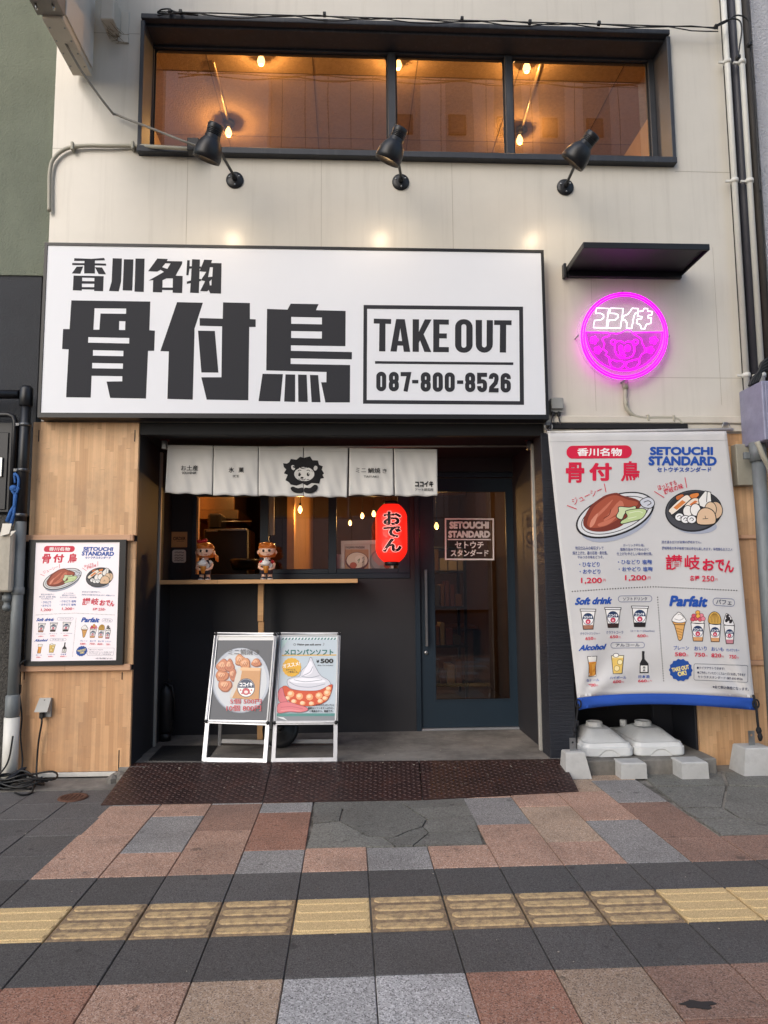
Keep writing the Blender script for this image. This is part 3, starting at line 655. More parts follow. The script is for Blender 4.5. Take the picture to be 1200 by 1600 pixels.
def digit(a, ch, x0, y0, x1, y1, w, c):
    h = w / 2; x0 += h; x1 -= h; y0 += h; y1 -= h; r = (x1 - x0) / 2; ym = (y0 + y1) / 2; cx = (x0 + x1) / 2
    if ch == '0': a.line(rr(x0, y0, x1, y1, r * .95), w, c, True)
    if ch == '8': a.line(rr(x0 + 1, y0, x1 - 1, ym, r * .9), w, c, True); a.line(rr(x0, ym, x1, y1, r * .95), w, c, True)
    if ch == '7': a.line([(x0 - h, y0), (x1, y0), (x0 + r * .9, y1 + h)], w, c)
    if ch == '-': a.line([(x0 - h, ym), (x1 + h, ym)], y1 - y0 + w, c)
    if ch == '5': a.line([(x1 + h, y0), (x0, y0), (x0, ym - 6), (cx, ym - 8)] + arc(cx, ym + r - 8, r, -80, 0, 5) + arc(cx, y1 - r, r, 0, 180, 10) + [(x0, y1 - r - 8)], w, c)
    if ch == '2': a.line([(x0, y0 + r + 8)] + arc(cx, y0 + r, r, 180, 360, 10) + [(x1, y0 + r + 10), (x1 - 6, ym + 2), (x0 + 2, y1 - 18), (x0, y1), (x1 + h, y1)], w, c)
    if ch == '6': a.line(rr(x0, ym - 8, x1, y1, r * .95), w, c, True); a.line([(x1, y0 + r + 6)] + arc(cx, y0 + r, r, 0, -180, 10) + [(x0, y1 - r)], w, c)
for ch, x0, x1, y0 in zip('087-800-8526', (124, 211, 293, 373, 432, 516, 599, 685, 740, 824, 906, 987), (193, 281, 365, 416, 502, 586, 669, 728, 811, 893, 973, 1058), (493, 494, 495, 550, 496, 497, 498, 553, 499, 500, 501, 502)):
    digit(a, ch, x0, y0, x1, y0 + (24 if ch == '-' else 135), 20 if ch == '-' else 29, dk)
a.build('lettering', sgn)

# ================================================================== three black spotlights over the sign
bulb_m = emit('lamp_bulb', '#ffd29a', 30.0)
def spot(base, neck, mouth, r, Yh, Ym, label):
    c0 = W(*base, YF); n0 = W(*neck, Yh); m0 = W(*mouth, Ym); ax = (m0 - n0).normalized(); Lh = (m0 - n0).length
    t = thing('spotlight', label, 'spotlight', c0, 'black spotlights above the signboard')
    b = B(); b.lathe([(.001, .022), (.038, .020), (.062, .014), (.066, .008), (.066, 0)], Matrix.Translation(c0) @ Matrix.Rotation(pi / 2, 4, 'X'), 0, 28)
    for i in range(3):
        an = i * 2.1 + .6; b.lathe([(.008, .018), (.006, .024), (.0001, .025)], Matrix.Translation(c0 + Vector((.042 * cos(an), -.001, .042 * sin(an)))) @ Matrix.Rotation(pi / 2, 4, 'X'), 1, 8)
    obj('wall_plate', b, [black_metal, steel], t)
    j = lerp(n0, m0, .42); b = B(); b.tube([c0 + Vector((0, -.01, 0)), c0 + Vector((0, -.05, .01)), lerp(c0, j, .5) + Vector((0, -.02, .01)), j + Vector((.02, .0, -.02)), j], .011, 0, 10)
    b.ball(c0 + Vector((0, -.04, .005)), .022, .03, .022, 0, 12); obj('arm', b, black_metal, t)
    R = ax.to_track_quat('Z', 'Y').to_matrix().to_4x4(); Mx = Matrix.Translation(n0) @ R
    b = B(); rn = r * .56
    pr = [(.001, 0), (rn * .9, 0), (rn, .006), (rn, Lh * .12)]
    for i in range(4): z = Lh * (.14 + .045 * i); pr += [(rn, z), (rn * .94, z + .004), (rn * .94, z + .008), (rn, z + .011)]
    pr += [(rn, Lh * .40), (rn * 1.08, Lh * .42), (r * .80, Lh * .52), (r * .97, Lh * .70), (r * 1.02, Lh * .86), (r, Lh), (r * .965, Lh), (r * .97, Lh * .84), (r * .75, Lh * .56), (rn * .8, Lh * .44), (.001, Lh * .42)]
    b.lathe(pr, Mx, 0, 32); obj('lamp_shade', b, black_metal, t)
    b = B(); bc = n0 + ax * Lh * .74; b.lathe([(.014, Lh * .44), (.016, Lh * .56)] , Mx, 1, 12); b.ball(bc, .030, .030, .036, 0, 14, R.to_3x3()); obj('bulb', b, [bulb_m, steel], t)
    ld = bpy.data.lights.new('spot_beam', 'SPOT'); ld.energy = 3; ld.color = (1, .80, .55); ld.spot_size = radians(125); ld.spot_blend = .7; ld.shadow_soft_size = .03
    lo = bpy.data.objects.new('spot_beam', ld); COL.objects.link(lo); lo.parent = t; lo.location = n0 + ax * Lh * 1.0 - c0
    tgt = Vector((c0.x, 5.1, 3.2)); lo.rotation_euler = (tgt - (n0 + ax * Lh)).normalized().to_track_quat('-Z', 'Y').to_euler()
spot((367, 282), (338, 194), (322, 250), .092, 4.56, 4.63, 'leftmost black spotlight over the signboard, below the conduit on the window frame')
spot((626, 285), (627, 200), (605, 252), .090, 4.56, 4.63, 'middle black spotlight over the signboard, under the mullion of the upper window')
spot((883, 293), (928, 209), (893, 255), .092, 4.53, 4.63, 'black spotlight nearest the canopy, its ribbed head leaning far over to one side')

# ================================================================== canopy, neon sign
can = thing('canopy', 'flat black metal canopy projecting from the wall over the neon sign', 'canopy', (2.0, YF, 3.66))
b = B(); z0 = 3.685; kx0 = W(882, 410, YF).x + .012; kx1 = W(1064, 412, YF).x - .012
b.box(kx0, kx1, 4.78, YF - .002, z0, z0 + .012, 0, .003); obj('shelf_board', b, black_metal, can)
b = B(); b.box(kx0 - .012, kx1 + .013, 4.763, 4.779, z0 - .022, z0 + .024, 0, .003); b.box(kx0 - .012, kx0 - .001, 4.78, YF - .012, z0 - .022, z0 + .024, 0, .003); b.box(kx1 + .001, kx1 + .013, 4.78, YF - .012, z0 - .022, z0 + .024, 0, .003); obj('rim', b, black_metal, can)
b = B(); b.box(kx0, kx1, YF - .034, YF, z0 - .05, z0 - .001, 0, .004); b.box(kx0 - .035, kx0 - .013, YF - .05, YF, z0 - .06, z0 + .05, 0, .004); obj('wall_bracket', b, black_metal, can)
YN = 5.13
pink = emit('pink_neon', '#f808f4', 1.5); whn = emit('white_neon', '#f3f0ff', 1.7)
nC = W(890 + 600 / 7.0588, 440 + 600 / 7.0588, YN)
neon = thing('neon_sign', 'round pink neon sign with white katakana and a lion head outline on clear acrylic', 'neon sign', (nC.x, YF, nC.z - .34))
nv = V(890, 440, 7.0588)
def n3(pts, dy=0): return [W(*nv(x, y), YN - dy) for x, y in pts]
ac = bpy.data.materials.new('clear_acrylic'); ac.use_nodes = True; nn_ = ac.node_tree.nodes; ll_ = ac.node_tree.links; nn_.clear()
oo = nn_.new('ShaderNodeOutputMaterial'); tt = nn_.new('ShaderNodeBsdfTransparent'); pp = nn_.new('ShaderNodeBsdfPrincipled'); xx = nn_.new('ShaderNodeMixShader'); xx.inputs[0].default_value = .10
pp.inputs['Base Color'].default_value = (.75, .75, .78, 1); pp.inputs['Roughness'].default_value = .08; ll_.new(tt.outputs[0], xx.inputs[1]); ll_.new(pp.outputs[0], xx.inputs[2]); ll_.new(xx.outputs[0], oo.inputs[0])
rN = (W(*nv(1110, 600), YN) - W(*nv(84, 600), YN)).length / 2
b = B(); b.lathe([(.0001, 0), (rN, 0), (rN, .005), (.0001, .005)], Matrix.Translation((nC.x, YN + .012, nC.z)) @ Matrix.Rotation(-pi / 2, 4, 'X') @ Matrix.Translation((0, 0, 0)), 0, 64); obj('acrylic_disc', b, ac, neon)
def circ(cx, cy, r, a0=0, a1=360, n=56, ry=None): return arc(cx, cy, r, a0, a1, n, ry)
b = B(); tr = .0075
b.tube(n3(circ(603, 600, 472)[:-1]), .0072, 0, 8, True); b.tube(n3(circ(603, 600, 446)[:-1]), .0062, 0, 8, True)
b.tube(n3(circ(603, 560, 424, 0, 180)), .0055, 0, 6); b.tube(n3([(180, 557), (435, 562)]), .004, 0, 6); b.tube(n3([(708, 560), (1030, 557)]), .004, 0, 6)
obj('tube_ring', b, pink, neon)
fm = bpy.data.materials.new('painted_neon_glow'); fm.use_nodes = True; a1, a2 = fm.node_tree.nodes, fm.node_tree.links; a1.clear()
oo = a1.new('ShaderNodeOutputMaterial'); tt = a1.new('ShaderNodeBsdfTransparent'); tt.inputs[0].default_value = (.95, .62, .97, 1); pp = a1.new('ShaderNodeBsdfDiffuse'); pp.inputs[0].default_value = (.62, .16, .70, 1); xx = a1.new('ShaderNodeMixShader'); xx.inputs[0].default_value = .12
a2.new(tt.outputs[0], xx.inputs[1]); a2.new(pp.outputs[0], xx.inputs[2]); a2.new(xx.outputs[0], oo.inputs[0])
b = B(); b.prism([n3(circ(603, 560, 430, 0, 180, 40), -.010)], (0, .0015, 0)); obj('glow_tint', b, fm, neon)  # added tinted half-disc: paints in the purple glow of the lower tubes
b = B()
for q in ([(295, 292), (432, 296), (405, 512), (262, 508), (275, 428), (340, 425), (375, 400), (375, 368), (345, 350), (288, 350)], [(450, 294), (593, 296), (560, 514), (418, 512), (432, 428), (500, 425), (535, 395), (535, 368), (505, 352), (445, 350)],
          [(690, 294), (757, 298), (750, 345), (722, 350), (708, 390), (685, 516), (628, 514), (632, 455), (612, 425), (588, 420), (592, 382), (640, 360), (668, 330)],
          [(820, 296), (862, 297), (860, 325), (914, 330), (905, 370), (868, 372), (862, 400), (903, 402), (895, 460), (850, 470), (838, 490), (832, 520), (786, 518), (785, 490), (770, 470), (740, 462), (745, 415), (795, 408), (800, 388), (750, 380), (755, 330), (810, 325)]): b.tube(n3(q), .0034, 0, 6, True)
obj('tube_lettering', b, whn, neon)
b = B(); e_ = lambda cx, cy, rx, ry, n=16: circ(cx, cy, rx, 0, 360, n, ry)[:-1]
for q in ([(435, 575), (470, 568), (520, 575), (575, 560), (610, 540), (640, 532), (675, 545), (705, 575), (745, 600), (790, 630), (805, 690), (825, 720), (835, 760), (835, 780), (800, 800), (785, 820), (770, 850)], [(435, 575), (440, 600), (370, 620), (360, 640), (385, 690), (370, 740), (415, 780), (395, 810), (440, 840), (440, 880)], [(545, 810), (580, 835), (620, 810)]): b.tube(n3(q), .0038, 0, 6)
for q in ([(500, 680), (530, 655), (575, 660), (600, 680), (640, 660), (690, 665), (715, 720), (715, 780), (690, 825), (640, 845), (570, 845), (520, 810), (500, 760)], e_(482, 668, 26, 26), e_(728, 668, 26, 28), e_(563, 735, 18, 30), e_(640, 735, 26, 32), e_(580, 785, 22, 15), e_(640, 735, 10, 14), e_(563, 735, 7, 12),
          [(440, 890), (470, 860), (520, 880), (560, 875), (610, 890), (590, 940), (540, 970), (470, 950)], [(770, 850), (730, 860), (690, 870), (630, 890), (620, 940), (660, 970), (730, 950), (770, 900)]): b.tube(n3(q, .001), .0042, 0, 6, True)
for cx, cy, r in ((270, 645, 40), (310, 755, 37), (928, 648, 40), (890, 755, 35)):
    b.tube(n3([(cx + (r + 9 * cos(5 * u)) * cos(u) * .9, cy + (r + 9 * cos(5 * u)) * sin(u) * .9) for u in [2 * pi * i / 30 for i in range(30)]]), .0038, 0, 6, True); b.tube(n3(e_(cx, cy, 12, 12, 8)), .0038, 0, 6, True)
obj('tube_drawing', b, pink, neon)
for x, y in ((582, 112), (92, 598), (1092, 604), (606, 1088)):
    b = B(); c = W(*nv(x, y), YN); b.lathe([(.007, -.02), (.007, .012), (.0001, .014)], Matrix.Translation(c) @ Matrix.Rotation(pi / 2, 4, 'X'), 0, 10); b.tube([c, Vector((c.x, YF, c.z))], .005, 0, 8); obj('standoff', b, steel, neon)
pts = [W(x, y, YF - .022) for x, y in ((977, 596), (977, 616), (978, 634), (988, 648), (1005, 653), (1040, 653), (1058, 655), (1069, 668), (1070, 674))]
b = B(); b.tube([tuple(p) for p in smooth(pts, 4)], .0155, 0, 10); c = W(977, 600, YF - .022); b.tube([c + Vector((0, 0, .03)), c + Vector((0, 0, -.04))], .021, 0, 12)
for x, y in ((978, 628), (1012, 653), (1052, 654)):
    c = W(x, y, YF - .022); b.box(c.x - .008, c.x + .008, YF - .042, YF - .001, c.z - .024, c.z + .024, 0, .004)
solo('conduit', b, conduit_m, 'short beige flexible conduit bending away below the pink neon sign', 'conduit')

# ================================================================== conduits, cables, boxes on the upper wall
pts = [W(x, y, YF - .03) for x, y in ((77, 330), (77, 300), (78, 268), (84, 248), (102, 233), (130, 228), (170, 228), (215, 228))] + [W(255, 230, 5.10), W(300, 233, 5.10)]
b = B(); b.tube([tuple(p) for p in smooth(pts, 5)], .0145, 0, 10)
for x, y in ((114, 229), (208, 228)):
    c = W(x, y, YF - .03); b.box(c.x - .01, c.x + .01, YF - .055, YF - .001, c.z - .035, c.z + .028, 0, .004)
c = W(303, 231, 5.11); b.box(c.x - .04, c.x + .045, 5.06, 5.139, c.z - .05, c.z + .05, 1, .004)
solo('conduit', b, [conduit_m, black_metal], 'thick beige conduit curving off the wall corner to a junction box at the window sill', 'conduit')
b = B(); b.tube([tuple(p) for p in smooth([W(93, 50, 4.78), W(128, 112, 4.95), W(172, 172, 5.1), W(184, 180, 5.14), W(235, 200, 5.06), W(280, 218, 5.02), W(308, 228, 5.04)], 6)], .009, 0, 8)
solo('cable', b, grey_cable, 'thin grey cable hanging from the projecting sign down to the window sill', 'cable')
b = B(); YW = 5.13
for k, dy in enumerate((0, 5, 9)):
    pts = []
    for i in range(22):
        x = lerp(246, 1122, i / 21); y = lerp(16, 41, i / 21) + dy * (abs(sin(i * .9 + k)) if k else .0) + (2 if k == 0 else 0); pts.append(W(x, y, YW - .01 * k - .01))
    b.tube([tuple(p) for p in smooth(pts, 2)], .0048, 0, 6)
b.tube([tuple(p) for p in smooth([W(x, y, YW) for x, y in ((246, 20), (252, 15), (264, 14), (272, 18), (290, 22), (310, 24))], 4)], .0055, 0, 6)
b.tube([tuple(p) for p in smooth([W(x, y, 5.06) for x, y in ((1118, 42), (1135, 34), (1150, 24), (1165, 28), (1172, 42), (1172, 72), (1180, 160), (1185, 260), (1188, 300))], 5)], .006, 0, 6)
b.tube([tuple(p) for p in smooth([W(x, y, 5.04) for x, y in ((1118, 40), (1140, 30), (1155, 32), (1159, 46), (1156, 70), (1153, 92))], 5)], .006, 0, 6)
for x, y in ((265, 17), (282, 18), (507, 22), (722, 29), (828, 34), (936, 36), (1119, 41)):
    c = W(x, y, YW - .01); b.box(c.x - .012, c.x + .012, c.y - .012, c.y + .02, c.z - .014, c.z + .014, 0, .003)
for x, y in ((1153, 90), (1171, 70)):
    c = W(x, y, 5.03); b.box(c.x - .014, c.x + .014, c.y - .02, c.y + .02, c.z - .014, c.z + .014, 0, .003)
solo('cable_bundle', b, cable, 'black cables clipped along the top of the upper window and looping over the pipes', 'cable')
# vent hood
vt = thing('vent_hood', 'small cream metal vent hood on the wall by the upper window', 'vent', W(175, 40, YF))
a_, c_ = W(157, 8, 5.02), W(177, 30, 5.02); b = B(); b.box(a_.x, c_.x, 5.02, YF - .012, c_.z, a_.z + .09, 0, .006); obj('hood', b, cream_trim, vt)
b = B(); b.box(a_.x + .06, c_.x + .06, YF - .011, YF, c_.z - .05, a_.z + .1, 0, .003); obj('mounting_plate', b, cream_trim, vt)
b = B(); random.seed(3)
for i in range(14):
    p0 = Vector((a_.x + random.uniform(0, .1), random.uniform(5.04, 5.17), c_.z)); p2 = p0 + Vector((random.uniform(-.06, .12), random.uniform(-.03, .03), random.uniform(-.1, -.03))); b.tube([p0, lerp(p0, p2, .5) + Vector((.01, .01, -.02)), p2], .0016, 0, 4)
solo('straw_tuft', b, M('dry_straw', '#7d6a4c', .9), 'wisp of dry straw poking out under the small cream vent hood', 'straw')
# projecting blade sign at the upper corner
bl = thing('projecting_sign', 'cream boxed projecting sign seen from below at the top corner of the shop', 'sign', (-2.0, 5.0, 5.0))
q0, q1 = W(113, 117, 5.14), W(143, 117, 5.14); zb = q0.z
b = B(); b.box(q0.x, q1.x, 4.60, 5.15, zb, 6.8, 0, .004); obj('sign_box', b, M('cream_sign_metal', '#cfc5b4', .4, var=.05, stain=('#8a7f70', (20, 20, 1.2), .58, .8, .3)), bl)
b = B(); b.box(q1.x + .001, q1.x + .012, 4.62, 5.13, zb + .05, 6.8, 0, .003); obj('side_panel', b, M('blank_sign_panel', '#ddd5c9', .3, var=.03), bl)
b = B(); b.box(q0.x - .03, q1.x + .012, 3.7, 4.598, zb + .02, 6.8, 0, .004)
obj('bracket_box', b, M('weathered_tin', '#8f8881', .45, .3, var=.2, scale=5), bl)
for y in (4.68, 4.8, 4.92, 5.05):
    for x in (q0.x + .02, q1.x - .02): b = B(); b.lathe([(.006, 0), (.006, -.004), (.0001, -.005)], Matrix.Translation((x, y, zb)), 0, 8); obj('bolt', b, steel, bl)
for y in (4.3, 4.5):
    for x in (q0.x, q1.x - .03): b = B(); b.tube([(x, y, zb + .021), (x + .01, y, zb - .02)], .008, 0, 8); obj('bolt', b, steel, bl)
# outlet box beside the signboard
ob = thing('outlet_box', 'small grey outdoor socket box between the signboard and the neon sign', 'outlet box', W(869, 640, YF))
a_, c_ = W(860, 622, 5.15), W(880, 644, 5.15); b = B(); b.box(a_.x, c_.x, 5.13, YF - .001, c_.z + .02, a_.z, 0, .006); b.box(a_.x + .005, c_.x - .005, 5.15, YF - .001, c_.z, c_.z + .02, 0); obj('cover', b, M('grey_plastic', '#8e8f8c', .5), ob)
b = B()
for x0, x1, y1 in ((863, 857, 672), (873, 871, 660)): b.tube([tuple(p) for p in smooth([W(x0, 643, 5.15), W(x0, 650, 5.13), W((x0 + x1) / 2 + 2, 656, 5.10), W(x1 + 4, 663, 5.08), W(x1, y1, 5.05)], 4)], .005, 0, 6)
for px in (864, 873): c = W(px, 644, 5.15); b.box(c.x - .012, c.x + .012, 5.138, 5.162, c.z - .03, c.z + .001, 0, .003)
solo('power_cable', b, cable, 'two short black plugs and cords hanging under the grey socket box', 'cable')

# ================================================================== pipes at the right corner
def vpipe(pxa, ya, r, Y, mat, label, cat='pipe', z0=0.0, z1=8.0, collars=(), group=None, name='drain_pipe', xoff=0):
    c = W(pxa, ya, Y); b = B(); b.tube([(c.x, Y, z0), (c.x, Y, z1)], r, 0, 16, sm=True)
    if not collars: solo(name, b, mat, label, cat, group); return c
    t = thing(name, label, cat, (c.x, Y, z0), group); obj('pipe', b, mat, t)
    if collars:
        for z in collars:
            b = B(); b.lathe([(r, -.016), (r + .008, -.014), (r + .008, .014), (r, .016)], Matrix.Translation((c.x, Y, z)), 0, 18); b.box(c.x - r - .045, c.x - r + .002, Y + .0, Y + .015, z - .008, z + .008); obj('clamp', b, mat, t)
    return c
zc = [W(1140, y, 5.12).z for y in (94, 280, 585)]
vpipe(1148, 290, .022, 5.14, pvc, 'slim cream downpipe right against the corner of the cream wall', collars=zc, group='cream downpipes at the corner', z0=2.7)
vpipe(1171.5, 290, .022, 5.14, pvc, 'slim cream downpipe standing in front of the dark slot, nearer the stucco wall', collars=zc, group='cream downpipes at the corner', z0=2.7)
vpipe(1161, 290, .032, 5.22, M('dark_grey_pipe', '#45454c', .5, var=.12), 'dark grey pipe running up between the two cream downpipes', z0=2.0)
vpipe(1182, 290, .03, 5.20, M('grimy_pipe', '#3d3833', .7, var=.5, scale=18, stretch=(1, 1, .15)), 'grimy blackened pipe beside the stucco wall', z0=2.0)
# corner return of the shop behind the pipes
b = B(); b.box(3.0, 3.02, YF, 9, 2.43, 8.2); obj('side_return', b, M('grimy_wall', '#4a453f', .8, var=.4, scale=6), shop)
# cream wall of the shop ends here; neighbour on the right
nb = thing('neighbour_building', 'pale grey rough stucco building beside the pipes', 'building', (6, 5.3, 0))
stucco = M('grey_stucco', '#c0c0c4', .9, var=.08, b=1.0, bscale=55, bdist=.02)
b = B(); b.box(W(1190, 280, 5.28).x, 12, 5.28, 9, 2.9, 10); obj('upper_wall', b, stucco, nb)
b = B(); b.box(4.2, 12, 5.25, 9, 0, 2.898); obj('lower_wall', b, charcoal, nb)
b = B(); b.box(3.021, 3.4, 6.2, 6.3, 2.4, 9); obj('gap_panel', b, M('dark_gap', '#2a2724', .9, var=.4), nb)
# meter box and utility pole
a_ = W(1156, 640, 5.16); z0, z1 = W(1187, 688, 4.88).z, W(1187, 596, 4.88).z
b = B(); b.box(a_.x, a_.x + .62, 4.86, 5.16, z0, z1, 0, .006); b.box(a_.x + .02, a_.x + .60, 4.852, 4.86, z0 + .02, z1 - .02, 0, .003)
for i in range(5): b.box(a_.x + .14, a_.x + .4, 4.846, 4.8515, z1 - .11 - i * .02, z1 - .103 - i * .02, 1)
solo('meter_box', b, [M('lavender_steel', '#8d8da3', .5, .1, var=.14, scale=12, b=.1), black_metal], 'lavender grey steel cabinet mounted high on the pole', 'cabinet')
c = W(1190, 800, 5.02); rp = .046
po = thing('utility_pole', 'blue grey steel pole standing under the lavender cabinet', 'pole', (c.x, 5.02, 0))
b = B(); b.tube([(c.x, 5.02, 0), (c.x, 5.02, z0 - .002)], rp, 0, 20); obj('pole', b, galv, po)
zb_ = W(1180, 715, 4.97).z; b = B(); b.lathe([(rp + .001, -.02), (rp + .012, -.02), (rp + .012, .12), (rp + .001, .12)], Matrix.Translation((c.x, 5.02, zb_ - .0)), 0, 20); b.lathe([(.009, 0), (.009, .012), (.0001, .014)], Matrix.Translation((c.x - .02, 5.02 - rp - .008, zb_ + .03)) @ Matrix.Rotation(pi / 2, 4, 'X'), 1, 8); b.box(c.x - .1, c.x - rp - .01, 5.02, 5.05, zb_ + .0, zb_ + .05, 0, .004); obj('pole_clamp', b, [galv, steel], po)
b = B(); b.box(c.x - .105, c.x + .02, 5.12, 5.198, zb_ - .18, zb_ + .13, 0, .004); obj('mounting_plate', b, M('beige_plate', '#9a9688', .6), po)
b = B(); b.tube([tuple(p) for p in smooth([W(1183, 690, 4.90), W(1192, 712, 4.90), W(1204, 740, 4.94), W(1212, 800, 5.02)], 4)], .018, 0, 10); solo('conduit', b, conduit_m, 'pale conduit slanting down from the underside of the lavender cabinet', 'conduit')
b = B()
for k in range(4): b.tube([tuple(p) for p in smooth([W(1171 + k * 4, 603 - k * 2, 5.0), W(1176 + k * 4, 592 - 2 * k, 5.0), W(1190, 580 - 4 * k, 5.0), W(1215, 570 - 6 * k, 5.0)], 4)], .012, 0, 8)
solo('cable_bundle', b, cable, 'thick black cables sweeping into the top of the lavender cabinet', 'cable')

# ================================================================== neighbour on the left
nl = thing('neighbour_building', 'building with sage green upper wall and black lower front beside the shop', 'building', (-3, 5.3, 0))
zsp = W(30, 430, 5.24).z
b = B(); b.box(-9, XL - .004, 5.24, 9, zsp, 10); obj('upper_wall', b, M('sage_stucco', '#777d6d', .9, var=.07, scale=3, b=.8, bscale=70, bdist=.012, stain=('#5b6054', (2, 2, .6), .5, .8, .5)), nl)
zgr = W(10, 806, 5.25).z
b = B(); b.box(-9, XL - .06, 5.25, 9, zgr, zsp - .001); obj('lower_wall', b, M('black_stucco', '#24272d', .7, var=.12, scale=4, b=.5, bscale=90, bdist=.008), nl)
b = B(); b.box(-9, XL - .1, 5.22, 9, 0, zgr - .001); obj('pebble_wall', b, M('pebble_dash', '#4b4945', .95, var=.55, scale=60, b=1.0, bscale=90, bdist=.02), nl)
b = B(); z0, z1 = zgr + .02, W(10, 660, 5.23).z; xr = W(24, 760, 5.23).x
b.box(-4, xr, 5.21, 5.249, z0, z1, 0, .006); b.box(-4, xr - .05, 5.20, 5.209, z0 + .02, z1 - .08, 0, .004); obj('door', b, M('black_door', '#1c1f24', .45), nl)
b = B(); c = W(2, 730, 5.2); b.box(c.x - .08, c.x + .012, 5.185, 5.199, c.z - .07, c.z + .07, 0, .003); obj('letter_plate', b, steel, nl)
bp = M('black_pipe', '#15161a', .4, var=.2, scale=20, b=.1)
Yp = 5.12
top = W(45, 606, Yp); x_ = W(36, 740, Yp).x; mid = W(33, 815, Yp).z; low = W(14, 1118, Yp).z
x_ = (top.x + W(16, 1115, Yp).x) / 2
dp = thing('drain_pipe', 'thick drainpipe in black, grey and cream sections beside the timber panels', 'pipe', (x_, Yp, 0))
b = B(); b.tube([(x_, Yp, mid), (x_, Yp, top.z)], .036, 0, 18); b.lathe([(.036, -.14), (.047, -.13), (.047, -.01), (.040, .0), (.03, .012), (.0001, .014)], Matrix.Translation((x_, Yp, top.z)), 0, 20); obj('upper_section', b, bp, dp)
b = B(); b.tube([(x_, Yp, low), (x_, Yp, mid - .001)], .037, 0, 18); b.lathe([(.037, -.05), (.043, -.045), (.043, .0), (.037, .004)], Matrix.Translation((x_, Yp, W(25, 918, Yp).z)), 0, 20); b.lathe([(.037, .14), (.047, .13), (.047, 0), (.040, -.01)], Matrix.Translation((x_, Yp, low)), 0, 20); obj('middle_section', b, galv, dp)
b = B(); b.tube([(x_, Yp, -.02), (x_, Yp, low - .011)], .05, 0, 18); z = W(12, 1132, Yp).z; b.lathe([(.0405, -.014), (.0412, -.014), (.0412, .014), (.0405, .014)], Matrix.Translation((x_, Yp, z)), 1, 20); obj('lower_section', b, [pvc, M('green_tape', '#2f7d5c', .5)], dp)
b = B()
for py in (664, 735, 805):
    z = W(36, py, Yp).z; b.lathe([(.037, -.012), (.042, -.01), (.042, .01), (.037, .012)], Matrix.Translation((x_, Yp, z)), 0, 18); b.box(x_ - .06, x_ - .03, Yp - .02, Yp + .01, z - .012, z + .012, 0, .003)
obj('clamp', b, M('scuffed_steel', '#5b5c5e', .4, .8, var=.6, scale=60), dp)
Yq = 5.15; x2 = x_ - .085
b = B(); zt = W(20, 648, Yq).z; zt2 = W(20, 618, Yq).z
b.tube([(-3.2, Yq, zt)] + [(x2 - .05, Yq, zt), (x2 - .014, Yq, zt - .014), (x2, Yq, zt - .05), (x2, Yq, W(18, 810, Yq).z)], .019, 0, 14); b.tube([(-3.2, Yp, zt2), (x_ - .05, Yp, zt2)], .032, 0, 14)
solo('thin_pipe', b, bp, 'slim black pipe with an elbow running down beside the thick drainpipe', 'pipe')
# beige meter cover with a blue tie
a_, c_ = W(-20, 832, 5.05), W(17, 925, 5.05); mc = thing('meter_cover', 'pale beige meter cover hanging on the pebbled wall by the drainpipe', 'meter', (a_.x, 5.1, c_.z))
b = B(); b.box(a_.x, c_.x, 5.03, 5.2, c_.z, a_.z, 0, .012); obj('cover', b, M('beige_cover', '#b5ae9f', .6, var=.08, scale=5, stain=('#7b7466', (6, 6, 3), .5, .75, .5)), mc)
b = B(); z = c_.z; b.lathe([(.022, -.0), (.024, -.02), (.034, -.024), (.034, -.06), (.022, -.064), (.022, -.09), (.03, -.094), (.03, -.115), (.012, -.13)], Matrix.Translation((c_.x - .045, 5.1, z)), 0, 14); obj('valve', b, galv, mc)
b = B()
p0 = W(24, 755, 5.1); b.tube([tuple(p) for p in smooth([p0, W(23, 740, 5.09), W(29, 748, 5.08), W(27, 765, 5.08), W(19, 766, 5.08), W(24, 772, 5.08), W(30, 762, 5.08)], 5)], .009, 0, 7); b.ball(W(21, 763, 5.085), .028, .022, .024, 0, 10)
b.tube([W(24, 772, 5.08), W(23, 790, 5.09), W(17, 800, 5.1), W(11, 815, 5.06)], .014, 0, 7); b.tube([W(23, 790, 5.09), W(22, 803, 5.1), W(17, 820, 5.06)], .012, 0, 7)
solo('blue_rope', b, M('blue_rope', '#2c5c9c', .8, var=.2, scale=60), 'blue cord knotted round the slim black pipe above the meter cover', 'cord')
b = B(); t0, t1, t2, t3 = W(4, 818, 5.03), W(18, 818, 5.03), W(14, 834, 5.01), W(0, 838, 5.01); b.prism([[t0, t1, t2, t3]], (0, .006, 0)); t4 = [W(17, 830, 5.02), W(25, 829, 5.02), W(16, 838, 5.01)]; b.prism([t4], (0, .005, 0)); solo('paper_tag', b, M('paper_tag', '#d8d2c4', .7, var=.06), 'small white paper tag tied over the beige meter cover', 'tag')
